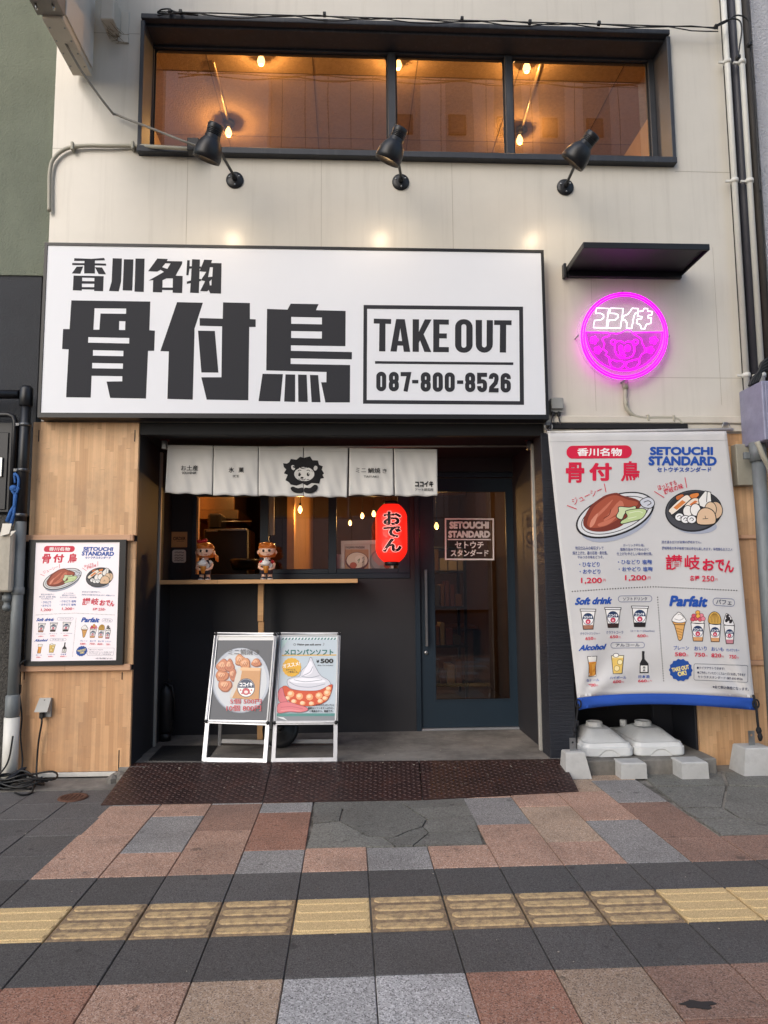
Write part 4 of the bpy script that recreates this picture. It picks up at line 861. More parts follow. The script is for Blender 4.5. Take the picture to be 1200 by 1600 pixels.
# ================================================================== the menu artwork (printed twice: on the cloth banner and on the lit panel)
RED, BLU, OUT = '#d3173f', '#1c4fa6', '#1f1d20'
def b_uv(x, y):
    v = (y - 677) / 414.0; u = (x - 856 - 44.7 * v) / 279.0; v = (y - 677 + 3.4 * u * (1 - v)) / 414.0; return u, v
def badge(cx, cy, r, k=14, d=.1):
    return [(cx + r * (1 - d * (i % 2)) * cos(pi * i / k), cy + r * (1 - d * (i % 2)) * sin(pi * i / k)) for i in range(2 * k)]
def menu_art(a, fine=True):
    b1 = (850, 660, 3.5294); b2 = (870, 840, 3.75)
    a.view(*b1); T = a.text
    a.poly([(p[0], p[1] - (p[0] - 125) * .008) for p in rr(125, 129, 484, 200, 34)], RED); T('香川名物', 184, 141, 430, 186, '#f4efec', .03)
    a.begin(); T('骨', 122, 220, 224, 333, RED, .028); T('付', 250, 222, 375, 323, RED, .045); T('鳥', 424, 213, 527, 326, RED, .026)
    T('SETOUCHI', 583, 134, 930, 181, BLU, .05); T('STANDARD', 575, 185, 950, 238, BLU, .05, .004); T('セトウチスタンダード', 622, 245, 920, 274, BLU, .03)
    T('ジューシー', 0, 0, 0, 0, RED, .0, quad=[(150, 425), (312, 350), (328, 384), (170, 455)]); a.line([(130, 458), (183, 478)], 4, RED); a.line([(333, 337), (343, 385)], 4, RED)
    T('ほっとする', 0, 0, 0, 0, RED, .012, quad=[(622, 348), (724, 318), (732, 342), (632, 376)]); T('讃岐の味', 0, 0, 0, 0, RED, .012, quad=[(655, 368), (760, 334), (769, 364), (665, 398)]); a.line([(607, 380), (662, 415)], 4, RED); a.line([(775, 303), (785, 360)], 4, RED)
    a.begin(); rot = -.34
    a.ell(400, 545, 205, 100, '#a9aebd', rot); a.ell(393, 512, 224, 112, OUT, rot, 44); a.ell(393, 510, 214, 103, '#dcdcdc', rot, 44); a.ell(393, 512, 192, 88, None, rot, 40, OUT, 4)
    a.poly([tuple(p) for p in smooth([(345, 400), (400, 388), (430, 402), (500, 420), (532, 440), (528, 470), (470, 520), (430, 570), (350, 600), (270, 600), (225, 575), (222, 530), (260, 460), (310, 420)], 4, True)], '#7b3324')
    a.poly([tuple(p) for p in smooth([(352, 410), (400, 402), (460, 425), (515, 440), (505, 465), (440, 505), (400, 540), (330, 575), (260, 580), (240, 550), (275, 470), (320, 430)], 4, True)], '#a9523a')
    for q in ([(380, 425), (300, 500), (255, 560), (300, 520), (350, 470)], [(420, 430), (360, 500), (330, 545), (380, 520), (440, 470)], [(300, 560), (350, 540), (400, 520), (360, 560), (310, 575)]): a.poly([tuple(p) for p in smooth(q, 3, True)], '#c9745a')
    a.poly([tuple(p) for p in smooth([(262, 540), (300, 500), (280, 560), (255, 580)], 3, True)], '#d98c72'); a.line([(330, 530), (360, 510), (370, 480)], 4, '#6a2b1e', sm=True)
    a.opoly([(415, 465), (470, 468), (505, 462), (500, 490), (450, 500), (430, 535), (400, 520), (412, 490)], '#cfdcae', w=4); a.opoly([(450, 490), (500, 478), (545, 475), (565, 490), (540, 530), (490, 545), (430, 560), (425, 545), (460, 520)], '#c3d598', w=4)
    a.line([(470, 500), (520, 490), (545, 500)], 3, '#e9efd3', sm=True); a.line([(465, 530), (510, 520)], 3, '#e9efd3')
    a.opoly([(530, 432), (570, 412), (600, 425), (608, 450), (590, 472), (555, 470), (535, 455)], '#cfd1d8', w=4); a.line([(550, 440), (575, 432), (590, 445), (570, 458)], 4, OUT, sm=True)
    a.begin(); rot = -.08
    a.ell(840, 575, 110, 40, '#a9aebd'); a.ell(823, 488, 157, 116, '#232327', rot, 44); a.ell(823, 486, 150, 108, '#4a4a4f', rot, 44); a.ell(824, 470, 140, 88, '#2f2f33', rot, 40)
    a.opoly([(800, 400), (845, 388), (850, 405), (812, 430)], '#e0843e', w=3); a.opoly([(725, 410), (760, 395), (768, 410), (735, 430)], '#c46a38', w=3)
    a.opoly([(690, 478), (775, 402), (805, 415), (800, 430), (712, 505), (695, 500)], '#f3e4d2', w=4); a.poly([(712, 470), (760, 428), (780, 440), (730, 482)], '#dd8440')
    a.opoly([(772, 460), (820, 418), (858, 425), (855, 445), (800, 485), (778, 480)], '#f0dfcb', w=4); a.poly([(800, 452), (830, 430), (845, 436), (812, 462)], '#d9773c')
    a.opoly([(848, 425), (885, 378), (916, 385), (920, 440), (880, 470), (855, 460)], '#eeebe4', w=4, sm=False); a.line([(897, 382), (893, 440)], 4, OUT)
    a.ell(790, 490, 26, 32, '#f4efe8', ol=OUT); a.ell(832, 482, 28, 34, '#f4efe8', ol=OUT)
    for x, y in ((745, 522), (778, 535), (812, 535)): a.ell(x, y, 25, 22, '#f2f0ee', ol=OUT); a.line([(x - 12, y), (x, y - 9), (x + 10, y), (x, y + 8)], 3.5, OUT, sm=True)
    a.ell(940, 485, 40, 48, '#d9b795', ol=OUT); a.ell(915, 480, 32, 42, '#e0c19f', ol=OUT); a.opoly([(845, 560), (842, 510), (862, 478), (900, 472), (935, 495), (945, 540), (925, 562)], '#e2bf9c', w=5); a.line([(885, 515), (888, 530)], 3, OUT); a.line([(872, 532), (902, 530)], 3, OUT)
    a.begin(); S_ = '#3a4a86'
    T('地元仕込みの秘伝ダレで', 175, 683, 330, 703, S_, .008); T('焼き上げた、香川名物・骨付鳥。', 160, 710, 352, 731, S_, .008); T('やみつきの味をどうぞ。', 187, 735, 330, 752, S_, .008)
    T('ガーリック不使用。', 437, 670, 553, 685, S_, .008); T('塩麹の旨みでやわらかく', 420, 692, 577, 709, S_, .008); T('仕上げたやさしい味の骨付鳥。', 402, 716, 597, 734, S_, .008)
    T('透き通る出汁が自慢の讃岐おでん。', 647, 652, 865, 668, S_, .008); T('讃岐特有の辛子味噌で味の変化も楽しめます。味噌麹もおススメ', 650, 684, 1035, 702, S_, .008, .02)
    T('・ひなどり', 196, 770, 308, 797, BLU, .012); T('・おやどり', 198, 810, 312, 836, BLU, .012); T('・ひなどり 塩麹', 408, 757, 594, 784, BLU, .012); T('・おやどり 塩麹', 412, 797, 598, 823, BLU, .012)
    T('1,200', 205, 857, 320, 892, RED, .02); T('円', 326, 864, 340, 879, RED); T('1,200', 447, 843, 565, 877, RED, .02); T('円', 572, 850, 587, 866, RED)
    for ch, x0, x1, y0, y1 in (('讃', 670, 762, 730, 815), ('岐', 774, 858, 732, 812), ('お', 872, 938, 752, 818), ('で', 942, 992, 755, 820), ('ん', 992, 1045, 760, 828)): T(ch, x0, y0, x1, y1, RED, .018 if ch in '讃岐' else .036)
    T('各種', 803, 845, 856, 874, RED, .025); T('250', 870, 846, 938, 878, RED, .015); T('円', 943, 860, 955, 874, RED)
    a.view(*b2); dots = []
    for i in range(62): t = i / 61; x = lerp(92, 1053, t); y = 290 + 26 * (1 - min(1, t / .5)) ** 1.2 + (20 * ((t - .5) / .5) if t > .5 else 0); a.lv = 1; a.ell(x, y, 4, 4, OUT, n=6)
    for i in range(34): t = i / 33; a.lv = 1; a.ell(lerp(590, 626, t), lerp(352, 860, t), 3.6, 3.6, OUT, n=6)
    def pill(x0, y0, x1, y1, txt, slope=0.0):
        pts = [(p[0], p[1] + slope * (p[0] - x0)) for p in rr(x0, y0, x1, y1, (y1 - y0) / 2 - 1)]; a.line(pts, 2.6, '#4a5a8a', True); T(txt, x0 + (x1 - x0) * .14, y0 + 8, x1 - (x1 - x0) * .14, y1 - 8, '#26314f', .012, slope)
    a.begin(); sh = 7
    def head(txt, x0, y0, x1, y1, sl=0.0): T(txt, 0, 0, 0, 0, BLU, .05, quad=[(x0 + sh, y0), (x1 + sh, y0 + sl), (x1 - sh, y1 + sl), (x0 - sh, y1)])
    head('Soft drink', 110, 352, 325, 397, -4); pill(360, 344, 557, 380, 'ソフトドリンク', -.01); head('Alcohol', 130, 632, 284, 668, -4); pill(315, 622, 513, 656, 'アルコール'); head('Parfait', 664, 340, 884, 406, 4); pill(915, 354, 1042, 398, 'パフェ', .05)
    def cup(x0, y0, x1, y1, tilt, liq, lid=True):
        w = x1 - x0; tp = w * .16; a.begin()
        a.opoly([(x0, y0), (x1, y0 + 2), (x1 - tp + tilt, y1), (x0 + tp + tilt, y1)], '#f1ede8', w=4, sm=False)
        f = .78; a.poly([(lerp(x0, x0 + tp + tilt, f) + 2, lerp(y0, y1, f)), (lerp(x1, x1 - tp + tilt, f) - 2, lerp(y0, y1, f)), (x1 - tp + tilt - 2, y1 - 2), (x0 + tp + tilt + 2, y1 - 2)], liq)
        if lid: a.opoly([(x0 - 4, y0 - 8), (x1 + 4, y0 - 6), (x1 + 3, y0 + 6), (x0 - 3, y0 + 4)], '#eceaea', w=4, sm=False)
        cx, cy, r = (x0 + x1) / 2 + tilt * .5, lerp(y0, y1, .46), w * .37
        a.ell(cx, cy, r, r * 1.1, '#f7f4f2', ol='#24395e', w=3); a.poly([(cx + r * cos(t), cy + 1.1 * r * sin(t)) for t in [pi + pi * i / 14 for i in range(15)]], '#24395e'); T('ココイキ', cx - r * .8, cy - r * .62, cx + r * .8, cy - r * .1, '#ffffff', .04); a.ell(cx, cy + r * .5, r * .42, r * .42, '#d3395a', ol='#b01f44', w=3); a.ell(cx, cy + r * .55, r * .2, r * .18, '#f3c7cc')
    for x0, y0, x1, y1, tl, c in ((140, 428, 224, 540, 0, '#a5735c'), (284, 420, 372, 532, 1, '#3a2521'), (441, 412, 533, 528, -2, '#1d1514')): cup(x0, y0, x1, y1, tl, c)
    a.begin()
    T('クラフトジンジャー', 135, 557, 252, 574, S_, .008); T('クラフトコーラ', 288, 552, 388, 570, S_, .008); T('コーヒー(Hot/Ice)', 430, 547, 572, 562, S_, .008)
    for s_, x0, y0, x1, y1, k in (('650', 165, 586, 212, 604, 0), ('650', 310, 579, 358, 596, 0), ('600', 471, 574, 520, 592, 0), ('700', 181, 866, 224, 884, 0), ('600', 327, 853, 376, 871, 0), ('660', 475, 852, 526, 870, 0), ('580', 692, 682, 757, 706, 0), ('750', 808, 682, 870, 706, 0), ('820', 907, 684, 966, 708, 0), ('750', 1013, 690, 1055, 712, 0)): T(s_, x0, y0, x1, y1, RED, .018); T('円', x1 + 4, y1 - 11, x1 + 14, y1, RED)
    T('〜', 544, 856, 558, 864, RED)
    # beer, highball, bottle
    a.begin(); a.opoly([(177, 702), (232, 702), (224, 760), (226, 822), (184, 822), (186, 760)], '#f3efe6', w=3.5, sm=False); a.poly([(179, 735), (230, 735), (223, 762), (224, 819), (186, 819), (187, 762)], '#d98a2b'); a.poly([(200, 738), (226, 738), (219, 765), (220, 815), (205, 815)], '#e8a645')
    a.begin(); a.opoly([(318, 702), (391, 702), (380, 812), (328, 812)], '#f0e2b4', w=3.5, sm=False); a.poly([(321, 716), (388, 716), (378, 809), (330, 809)], '#e2bd62'); a.ell(345, 700, 16, 12, '#f6f2ea', ol=OUT, w=3); a.ell(368, 742, 15, 16, '#f0dfa6', ol='#8a7440', w=3); a.ell(350, 780, 16, 17, '#efd99a', ol='#8a7440', w=3)
    a.begin(); a.poly([(498, 676), (513, 676), (514, 690), (512, 692), (514, 725), (536, 752), (537, 812), (484, 812), (485, 752), (498, 725)], '#221f22'); a.poly([(490, 765), (531, 765), (531, 805), (490, 805)], '#efece6'); T('純', 503, 769, 518, 784, OUT, .03); T('米', 503, 787, 518, 802, OUT, .03)
    a.begin(); T('生ビール', 170, 836, 245, 853, BLU, .012); T('ハイボール', 308, 828, 405, 846, BLU, .012); T('日本酒', 478, 824, 543, 844, BLU, .012)
    # parfaits
    a.begin(); a.opoly([(688, 510), (750, 512), (735, 600), (722, 612), (712, 604)], '#e2ab62', w=3.5, sm=False)
    for i in range(4): a.line([(697 + i * 4, 535 + i * 17), (742 - i * 4, 548 + i * 15)], 3, '#a86f30')
    a.opoly([(676, 495), (755, 497), (750, 516), (686, 514)], '#d99f57', w=3.5, sm=False); a.opoly([(676, 494), (682, 470), (700, 452), (716, 440), (735, 455), (752, 478), (756, 497), (715, 504)], '#f6f2ee', w=3.5); a.line([(690, 480), (720, 488), (742, 474), (722, 452), (708, 458)], 3, '#8a8480', sm=True)
    cup(786, 504, 866, 612, 2, '#d9a06a', False); a.begin(); a.opoly([(790, 500), (800, 470), (825, 455), (850, 468), (864, 500), (828, 508)], '#f4ede6', w=3)
    for i, (x, y) in enumerate(((803, 462), (826, 442), (848, 460), (815, 478), (840, 482), (828, 462), (858, 478), (796, 482))): a.lv = 4 + i; a.ell(x, y, 13, 13, ('#d8576a', '#e9b04a', '#e48795', '#cf4f5f')[i % 4], ol='#7c2a33', w=2.5, n=12)
    cup(892, 508, 962, 614, 3, '#d9a06a', False); a.begin(); a.opoly([(890, 500), (892, 462), (910, 440), (935, 438), (958, 462), (961, 505), (925, 512)], '#dcae55', w=3.5)
    for i in range(7): a.lv = 4; a.line([(897 + i * 9, 502), (900 + i * 8, 470), (918 + i * 2.5, 446)], 3, '#8a641f', sm=True)
    cup(980, 515, 1042, 624, 5, '#c8848c', False); a.begin(); a.opoly([(979, 508), (985, 470), (995, 446), (1018, 462), (1032, 490), (1040, 514), (1010, 516)], '#f3efec', w=3.5)
    for x, y in ((1000, 462), (1008, 478), (996, 486), (1020, 492)): a.ell(x, y, 9, 13, '#2a2426', .4, 10)
    a.begin(); T('プレーン', 685, 642, 775, 667, BLU, .012); T('おいり', 807, 643, 880, 669, BLU, .014); T('おいも', 907, 646, 980, 670, BLU, .014); T('オレオクッキー', 995, 652, 1072, 672, BLU, .012)
    a.poly(badge(727, 791, 71), '#1a4c9c'); T('TAKE OUT', 0, 0, 0, 0, '#f2df8a', .05, quad=[(672, 779), (773, 756), (778, 783), (677, 806)]); T('OK!', 0, 0, 0, 0, '#f2df8a', .05, quad=[(706, 803), (758, 791), (764, 820), (712, 832)])
    a.begin(); a.line(rr(805, 750, 1123, 850, 10), 2.2, '#4a4f60', True); K = '#2a3050'
    T('●テイクアウトできます!', 822, 766, 985, 782, K, .01); T('●ご予約していただくとスムーズにお渡しできます', 825, 794, 1110, 811, K, .01, .01); T('セトウチスタンダード 087-800-8526', 828, 820, 1092, 837, K, .01, .01); T('※全て税込価格になります。', 915, 877, 1128, 897, K, .012, .015)

# ------------------------------------------------------------------ cloth banner
def b_disp(u, v):
    d = .006 * sin(2 * pi * (u * 1.15 + .35 * v)) * (.4 + v) + .010 * sin(pi * u) * v
    for cx, k in ((0.0, 1), (1.0, -1)):
        dx, dy = (u - cx) * .67 * k, (1.02 - v); r = sqrt(dx * dx + dy * dy) + 1e-4; th = math.atan2(dy, max(dx, 1e-4)); d += .022 * math.exp(-r * 3.8) * min(1, r * 9) * cos(9.5 * th + 1.0)
    return d + .0035 * sin(u * 31) * max(0, .12 - v) * 8 * (1 if v > -.02 else 1)
def b_pt(u, v, h=0.0):
    arch = 7.5 * sin(pi * min(1, max(0, u)) ** .8) * max(0, v) ** 5
    x = lerp(856, 1135, u) + 44.7 * v + 2.2 * sin(v * 5) * (u - .5); y = lerp(677, 673.6, u) * (1 - v) + (1091 - 0 * u) * v - arch
    Y = 5.105 - .14 * v; return W(x, y, Y - b_disp(u, v) - h)
def cloth(b, fn, nu, nv, mi=0, th=.002):
    vs = [fn(i / nu, j / nv, 0) for j in range(nv + 1) for i in range(nu + 1)]; bk = [fn(i / nu, j / nv, -th) for j in range(nv + 1) for i in range(nu + 1)]; n = nu + 1
    fs = [(j * n + i, j * n + i + 1, (j + 1) * n + i + 1, (j + 1) * n + i) for j in range(nv) for i in range(nu)]
    b.add(vs, fs, mi, True); b.add(bk, [f[::-1] for f in fs], mi, True); N = len(vs); rim = [i for i in range(nu)] ; e = []
    for i in range(nu): e += [(i, i + 1, N + i + 1, N + i), (nv * n + i, nv * n + i + 1, N + nv * n + i + 1, N + nv * n + i)]
    for j in range(nv): e += [(j * n, (j + 1) * n, N + (j + 1) * n, N + j * n), (j * n + nu, (j + 1) * n + nu, N + (j + 1) * n + nu, N + j * n + nu)]
    b.add(vs + bk, e, mi)
cloth_m = M('banner_cloth', '#cfcdcb', .85, var=.025, scale=3, b=.12, bscale=420, bdist=.002)
ban = thing('menu_banner', 'big hanging cloth menu banner with red and blue lettering, food drawings and a blue hem', 'banner', tuple(b_pt(.5, 1.04)))
b = B(); cloth(b, lambda u, v, h: b_pt(u, v, h), 48, 64); obj('cloth', b, cloth_m, ban)
b = B(); cloth(b, lambda u, v, h: b_pt(u, 1.0 + v * .045, h + .0015), 48, 3, 0, .004); obj('hem', b, M('blue_hem', '#1c4aa0', .8, var=.08, b=.1, bscale=300), ban)
a = Art(lambda x, y, h: b_pt(*b_uv(x, y), h), base=.0022, step=.00012, rough=.85)
menu_art(a); a.view(850, 660, 3.5294); a.line([(28, 107), (400, 100), (1010, 98)], 1.6, '#a5a3a3'); a.build('print', ban, 8.0)
r0, r1 = W(858, 676, 5.13), W(1137, 671, 5.13); b = B(); b.tube([r0 + Vector((-.015, 0, 0)), r1 + Vector((.04, 0, 0))], .012, 0, 12); obj('hanging_rod', b, M('white_rod', '#c9c7c4', .4), ban)
b = B()
for px, py in ((856, 662), (1133, 662)):
    c = W(px, py, 5.15); b.box(c.x - .018, c.x + .018, 5.14, YF - .037, c.z - .012, c.z + .012, 0, .003); b.tube([c + Vector((.03 * cos(t), -.012, -.025 + .03 * sin(t))) for t in [2 * pi * i / 14 for i in range(14)]], .004, 0, 6, True)
obj('hook', b, steel, ban)
b = B()
p = b_pt(.0, 1.02); q = W(897, 1150, 4.93); b.tube([tuple(s) for s in smooth([p + Vector((0, -.01, 0)), lerp(p, q, .4) + Vector((.004, 0, 0)), lerp(p, q, .75), q], 4)], .006, 0, 7); b.ball(lerp(p, q, .82), .015, .015, .022, 0, 8); b.tube([p + Vector((.02 * cos(t), -.012, .028 * sin(t))) for t in [2 * pi * i / 12 for i in range(12)]], .005, 0, 6, True); obj('tie_rope', b, M('black_rope', '#16161a', .8), ban); b = B()
p = b_pt(1.0, 1.02); q = W(1188, 1158, 4.93); b.tube([p + Vector((-.015, -.012, .06)), p + Vector((0, -.012, 0)), lerp(p, q, .5), q], .009, 0, 7); b.ball(lerp(p, q, .72), .02, .02, .028, 0, 8); b.ball(q + Vector((0, 0, .03)), .018, .018, .03, 0, 8); b.tube([p + Vector((.022 * cos(t), -.012, .03 * sin(t))) for t in [2 * pi * i / 12 for i in range(12)]], .006, 0, 6, True)
obj('tie_rope', b, M('black_rope', '#16161a', .8), ban)

# ------------------------------------------------------------------ lit menu panel on the timber
YPo = YF - .035
pc = [(56.8, 847.4), (188.8, 847.4), (180.1, 1032.5), (47.1, 1032.5)]
def p_map(x, y, h):
    u, v = b_uv(x, y); v2 = v * 1.062 - .021 if v < .633 else .651 + (v - .633) * .985
    px = lerp(lerp(pc[0][0], pc[1][0], u), lerp(pc[3][0], pc[2][0], u), v2); py = lerp(pc[0][1], pc[2][1], v2); p = W(px, py, YPo); p.y -= h; return p
mp = thing('menu_poster', 'slim black framed lit menu poster on the timber boards, same design as the cloth banner', 'poster', tuple(W(112, 1036, YPo)))
q = [W(*p, YPo) for p in pc]; X0, X1, Z1, Z0 = (q[0].x + q[3].x) / 2, (q[1].x + q[2].x) / 2, (q[0].z + q[1].z) / 2, (q[2].z + q[3].z) / 2
b = B(); b.prism([[Vector((x, YPo - .006, z)) for x, z in ((X0 - .045, Z0 - .032), (X1 + .045, Z0 - .032), (X1 + .045, Z1 + .018), (X0 - .045, Z1 + .018))], [Vector((x, YPo - .006, z)) for x, z in ((X0, Z0), (X1, Z0), (X1, Z1), (X0, Z1))]], (0, .039, 0)); obj('frame', b, black_metal, mp)
b = B(); b.box(X0 + .0005, X1 - .0005, YPo, YPo + .03, Z0 + .0005, Z1 - .0005); m, n, l, p = nt('lit_sheet'); p.inputs['Base Color'].default_value = (.80, .74, .76, 1); p.inputs['Emission Color'].default_value = (1, .9, .92, 1); p.inputs['Emission Strength'].default_value = .16; p.inputs['Roughness'].default_value = .3; obj('sheet', b, m, mp)
a = Art(p_map, base=.0005, step=.00008, rough=.4); menu_art(a); a.build('print', mp)

# ------------------------------------------------------------------ noren curtain
YNo = 5.46
noren_m = M('noren_cloth', '#d6d4cf', .9, var=.03, scale=4, b=.15, bscale=420, bdist=.002)
NX = [((262, 333), (258, 331.7)), ((334, 403.5), (333, 403)), ((404.5, 474), (404, 474)), ((475, 544), (474.6, 542)), ((546, 614), (545, 615)), ((615.5, 683), (617, 683.5))]
NB = [(770.4, 773), (773.5, 774.6), (774.8, 775.6), (776, 777), (773.8, 773.8), (775.3, 775)]
def nY(px, py):
    v = (py - 696) / 80; return YNo - .012 * v - (.006 * sin(px * .055) + .005 * sin(px * .19 + py * .03) + .003 * sin(px * .4 - py * .11)) * (.15 + v)
nor = thing('noren_curtain', 'white split cloth shop curtain with a black lion head emblem and small Japanese lettering', 'curtain', tuple(W(470, 775, YNo)))
b = B(); b.tube([W(256, 699, YNo + .014), W(832, 697, YNo + .014)], .008, 0, 10); obj('rod', b, M('rod_steel', '#b8b4ac', .35, .7), nor)
b = B()
for px in (257, 827):
    c = W(px, 696, YNo + .02); b.box(c.x - .018, c.x + .018, c.y - .02, c.y + .03, c.z - .03, c.z + .035, 0, .003); b.box(c.x - .03, c.x + .03, c.y - .015, c.y + .03, c.z + .036, c.z + .055, 1, .004)
obj('rod_bracket', b, [steel, M('rusty_cap', '#5a2a26', .7)], nor)
for (t, bt), bb in zip(NX, NB):
    def f(u, v, h, t=t, bt=bt, bb=bb):
        px = lerp(lerp(t[0], t[1], u), lerp(bt[0], bt[1], u), v); py = lerp(lerp(695, 702, (px - 258) / 425), lerp(bb[0], bb[1], u) + .8 * sin(px * .21), v); return W(px, py, nY(px, py) - h)
    b = B(); cloth(b, f, 28, 20); obj('cloth_panel', b, noren_m, nor)
a = Art(lambda x, y, h: W(x, y, nY(x, y) - h), base=.0025, step=.0003, rough=.9); ik = '#1b1a1c'
a.view(230, 660, 4.8); a.text('お土産', 253, 322, 382, 362, ik, .01); a.text('SOUVENIR', 260, 370, 370, 388, ik, .012); a.text('氷', 610, 337, 652, 376, ik, .01); a.text('菓', 684, 337, 726, 376, ik, .01); a.text('ICE', 643, 395, 688, 412, ik)
a.view(460, 660, 4.615); a.text('ミニ', 443, 328, 516, 362, ik, .0); a.text('鯛焼', 530, 328, 620, 366, ik, .008); a.text('き', 636, 334, 666, 366, ik); a.text('TAIYAKI', 500, 383, 605, 398, ik)
a.text('ココイキ', 870, 422, 1002, 466, ik, .05); a.text('アート研究所', 870, 474, 1002, 496, ik, .008)
for pts in ([(20, 200), (385, 212)], [(398, 212), (705, 216)], [(725, 210), (1028, 214)]): a.line(pts, 1.5, '#b3b0ab')
a.view(230, 660, 4.8)
for pts in ([(160, 192), (490, 202)], [(505, 204), (830, 210)], [(846, 210), (1170, 214)]): a.line(pts, 1.5, '#b3b0ab')
a.view(400, 690, 4.138)
a.poly([(175, 140), (200, 142), (215, 133), (225, 112), (262, 117), (285, 98), (310, 105), (350, 95), (365, 120), (400, 122), (408, 150), (432, 160), (425, 182), (440, 205), (430, 215), (440, 235), (418, 240), (408, 272), (360, 268), (330, 285), (300, 270), (262, 285), (225, 278), (212, 262), (190, 250), (205, 215), (180, 205), (195, 180), (180, 165)], ik)
cl = '#d6d4cf'
a.ell(240, 168, 12, 17, cl, -.3); a.ell(385, 171, 12, 17, cl, .3); a.ell(312, 210, 65, 46, cl)
a.ell(313, 165, 30, 12, ik); a.ell(282, 212, 9, 12, ik); a.ell(337, 212, 9, 12, ik); a.ell(285, 208, 3, 4, cl); a.ell(340, 208, 3, 4, cl); a.line([(270, 192), (281, 184), (293, 188)], 4, ik, sm=True); a.line([(327, 188), (338, 184), (350, 192)], 4, ik, sm=True)
a.ell(298, 234, 10, 6, ik); a.line([(275, 240), (284, 248), (298, 246), (312, 248), (320, 240)], 4, ik, sm=True)
a.opoly([(225, 300), (240, 292), (270, 302), (303, 299), (303, 328), (260, 331), (234, 318)], ik, w=2, ol=ik); a.opoly([(315, 300), (350, 300), (378, 280), (398, 288), (390, 316), (355, 332), (315, 328)], ik, w=2, ol=ik)
a.build('print', nor, 10.0)

# ------------------------------------------------------------------ lantern
YLn = 5.80; lc = W(611.5, 833, YLn); lr = 25 * YLn / F_PX; lh = 45 * YLn / F_PX
lan = thing('paper_lantern', 'glowing red paper lantern with black brush lettering beside the serving window', 'lantern', (lc.x, lc.y, lc.z - lh))
def lrad(z):                                       # radius at height above centre
    t = min(1, abs(z) / lh); base = lr * (1 - max(0, t - .55) ** 2 * 2.4); return max(lr * .42, base)
pr = []; N = 66
for i in range(N + 1): z = lerp(-lh, lh, i / N); pr.append((lrad(z) - (.0022 if i % 2 else 0), z))
m, n, l, p = nt('red_paper'); tc = n.new('ShaderNodeTexCoord'); p.inputs['Base Color'].default_value = (.62, .012, .008, 1); p.inputs['Roughness'].default_value = .6; p.inputs['Emission Color'].default_value = (1, .018, .008, 1); p.inputs['Emission Strength'].default_value = .62
b = B(); b.lathe(pr, Matrix.Translation(lc), 0, 40); obj('shade', b, m, lan)
b = B()
for s in (-1, 1): b.lathe([(lr * .42, 0), (lr * .44, s * .004), (lr * .44, s * .026), (lr * .3, s * .03), (.001, s * .03)], Matrix.Translation((lc.x, lc.y, lc.z + s * lh)), 0, 24); obj('cap_ring', b, black_metal, lan) if s < 0 else None; b = B() if s < 0 else b
b.tube([(lc.x, lc.y, lc.z + lh + .02), (lc.x, lc.y, 2.43)], .003, 0, 6); obj('cap_ring', b, black_metal, lan)
def l_map(x, y, h):
    z = W(x, y, YLn - lr * .97).z - lc.z; X = W(x, y, YLn - lr * .97).x - lc.x; r = lrad(z) + .003; X = max(-r * .98, min(r * .98, X)); yy = lc.y - sqrt(max(1e-6, r * r - X * X)) - h; return Vector((lc.x + X, yy, lc.z + z))
a = Art(l_map, base=.001, step=.0004); a.view(460, 660, 4.615)
a.ell(705, 690, 76, 58, '#ff4a3c'); a.ell(705, 790, 70, 50, '#ff4a3c'); a.ell(705, 885, 76, 58, '#ff4a3c')
a.mats[-1] = emit('lettering_halo', '#f2281c', .75); a.ix = {'#ff4a3c': 0}
hl = emit('lettering_edge', '#ff9d94', .75)
for ch, x0, y0, x1, y1 in (('お', 640, 640, 772, 742), ('で', 640, 748, 770, 830), ('ん', 636, 836, 776, 934)): a.lv = 4; a.text(ch, x0 - 4, y0 - 4, x1 + 4, y1 + 4, hl, .075); a.text(ch, x0, y0, x1, y1, '#150a0a', .045)
a.build('lettering', lan, 10.0)
ld = bpy.data.lights.new('lantern_glow', 'POINT'); ld.energy = 1.2; ld.color = (1, .06, .04); ld.shadow_soft_size = .12
lo = bpy.data.objects.new('lantern_glow', ld); COL.objects.link(lo); lo.parent = lan; lo.location = (.20, .05, lh)

# ------------------------------------------------------------------ counter shelf and figurines
zc1 = W(400, 905.5, 5.85).z; zc0 = W(400, 912, 5.85).z
cn = thing('counter_shelf', 'narrow timber counter shelf under the serving window with a slim timber leg', 'shelf', (-.73, 6.0, ZF))
xc1 = W(559, 909, 5.85).x
b = B(); b.box(-1.53, xc1, 5.85, YB - .013, zc0, zc1, 0, .003); obj('board', b, counter_m, cn)
b = B(); l0, l1 = W(403, 915, 6.0), W(412, 915, 6.0)
b.box(l0.x, l1.x, 6.0, 6.05, 1.02, zc0 - .001, 0, .003); b.box(l0.x + .004, l1.x + .004, 6.01, 6.06, ZF, 1.018, 0, .003); obj('leg', b, counter_m, cn)
skin = M('figurine_skin', '#f7cdb4', .35, var=.03); hairm = M('figurine_hair', '#d2742c', .3, var=.08); icem = M('ice_cream_white', '#e8e6e4', .4, var=.02); wafer = M('wafer', '#cf8a35', .5, var=.1, b=.2, bscale=200)
navyc = M('figurine_navy', '#23283c', .4); whc = M('figurine_white', '#dcdad6', .4); redm = M('ribbon_red', '#c8242a', .4); eye_m = M('figurine_eye', '#2a1a14', .2)
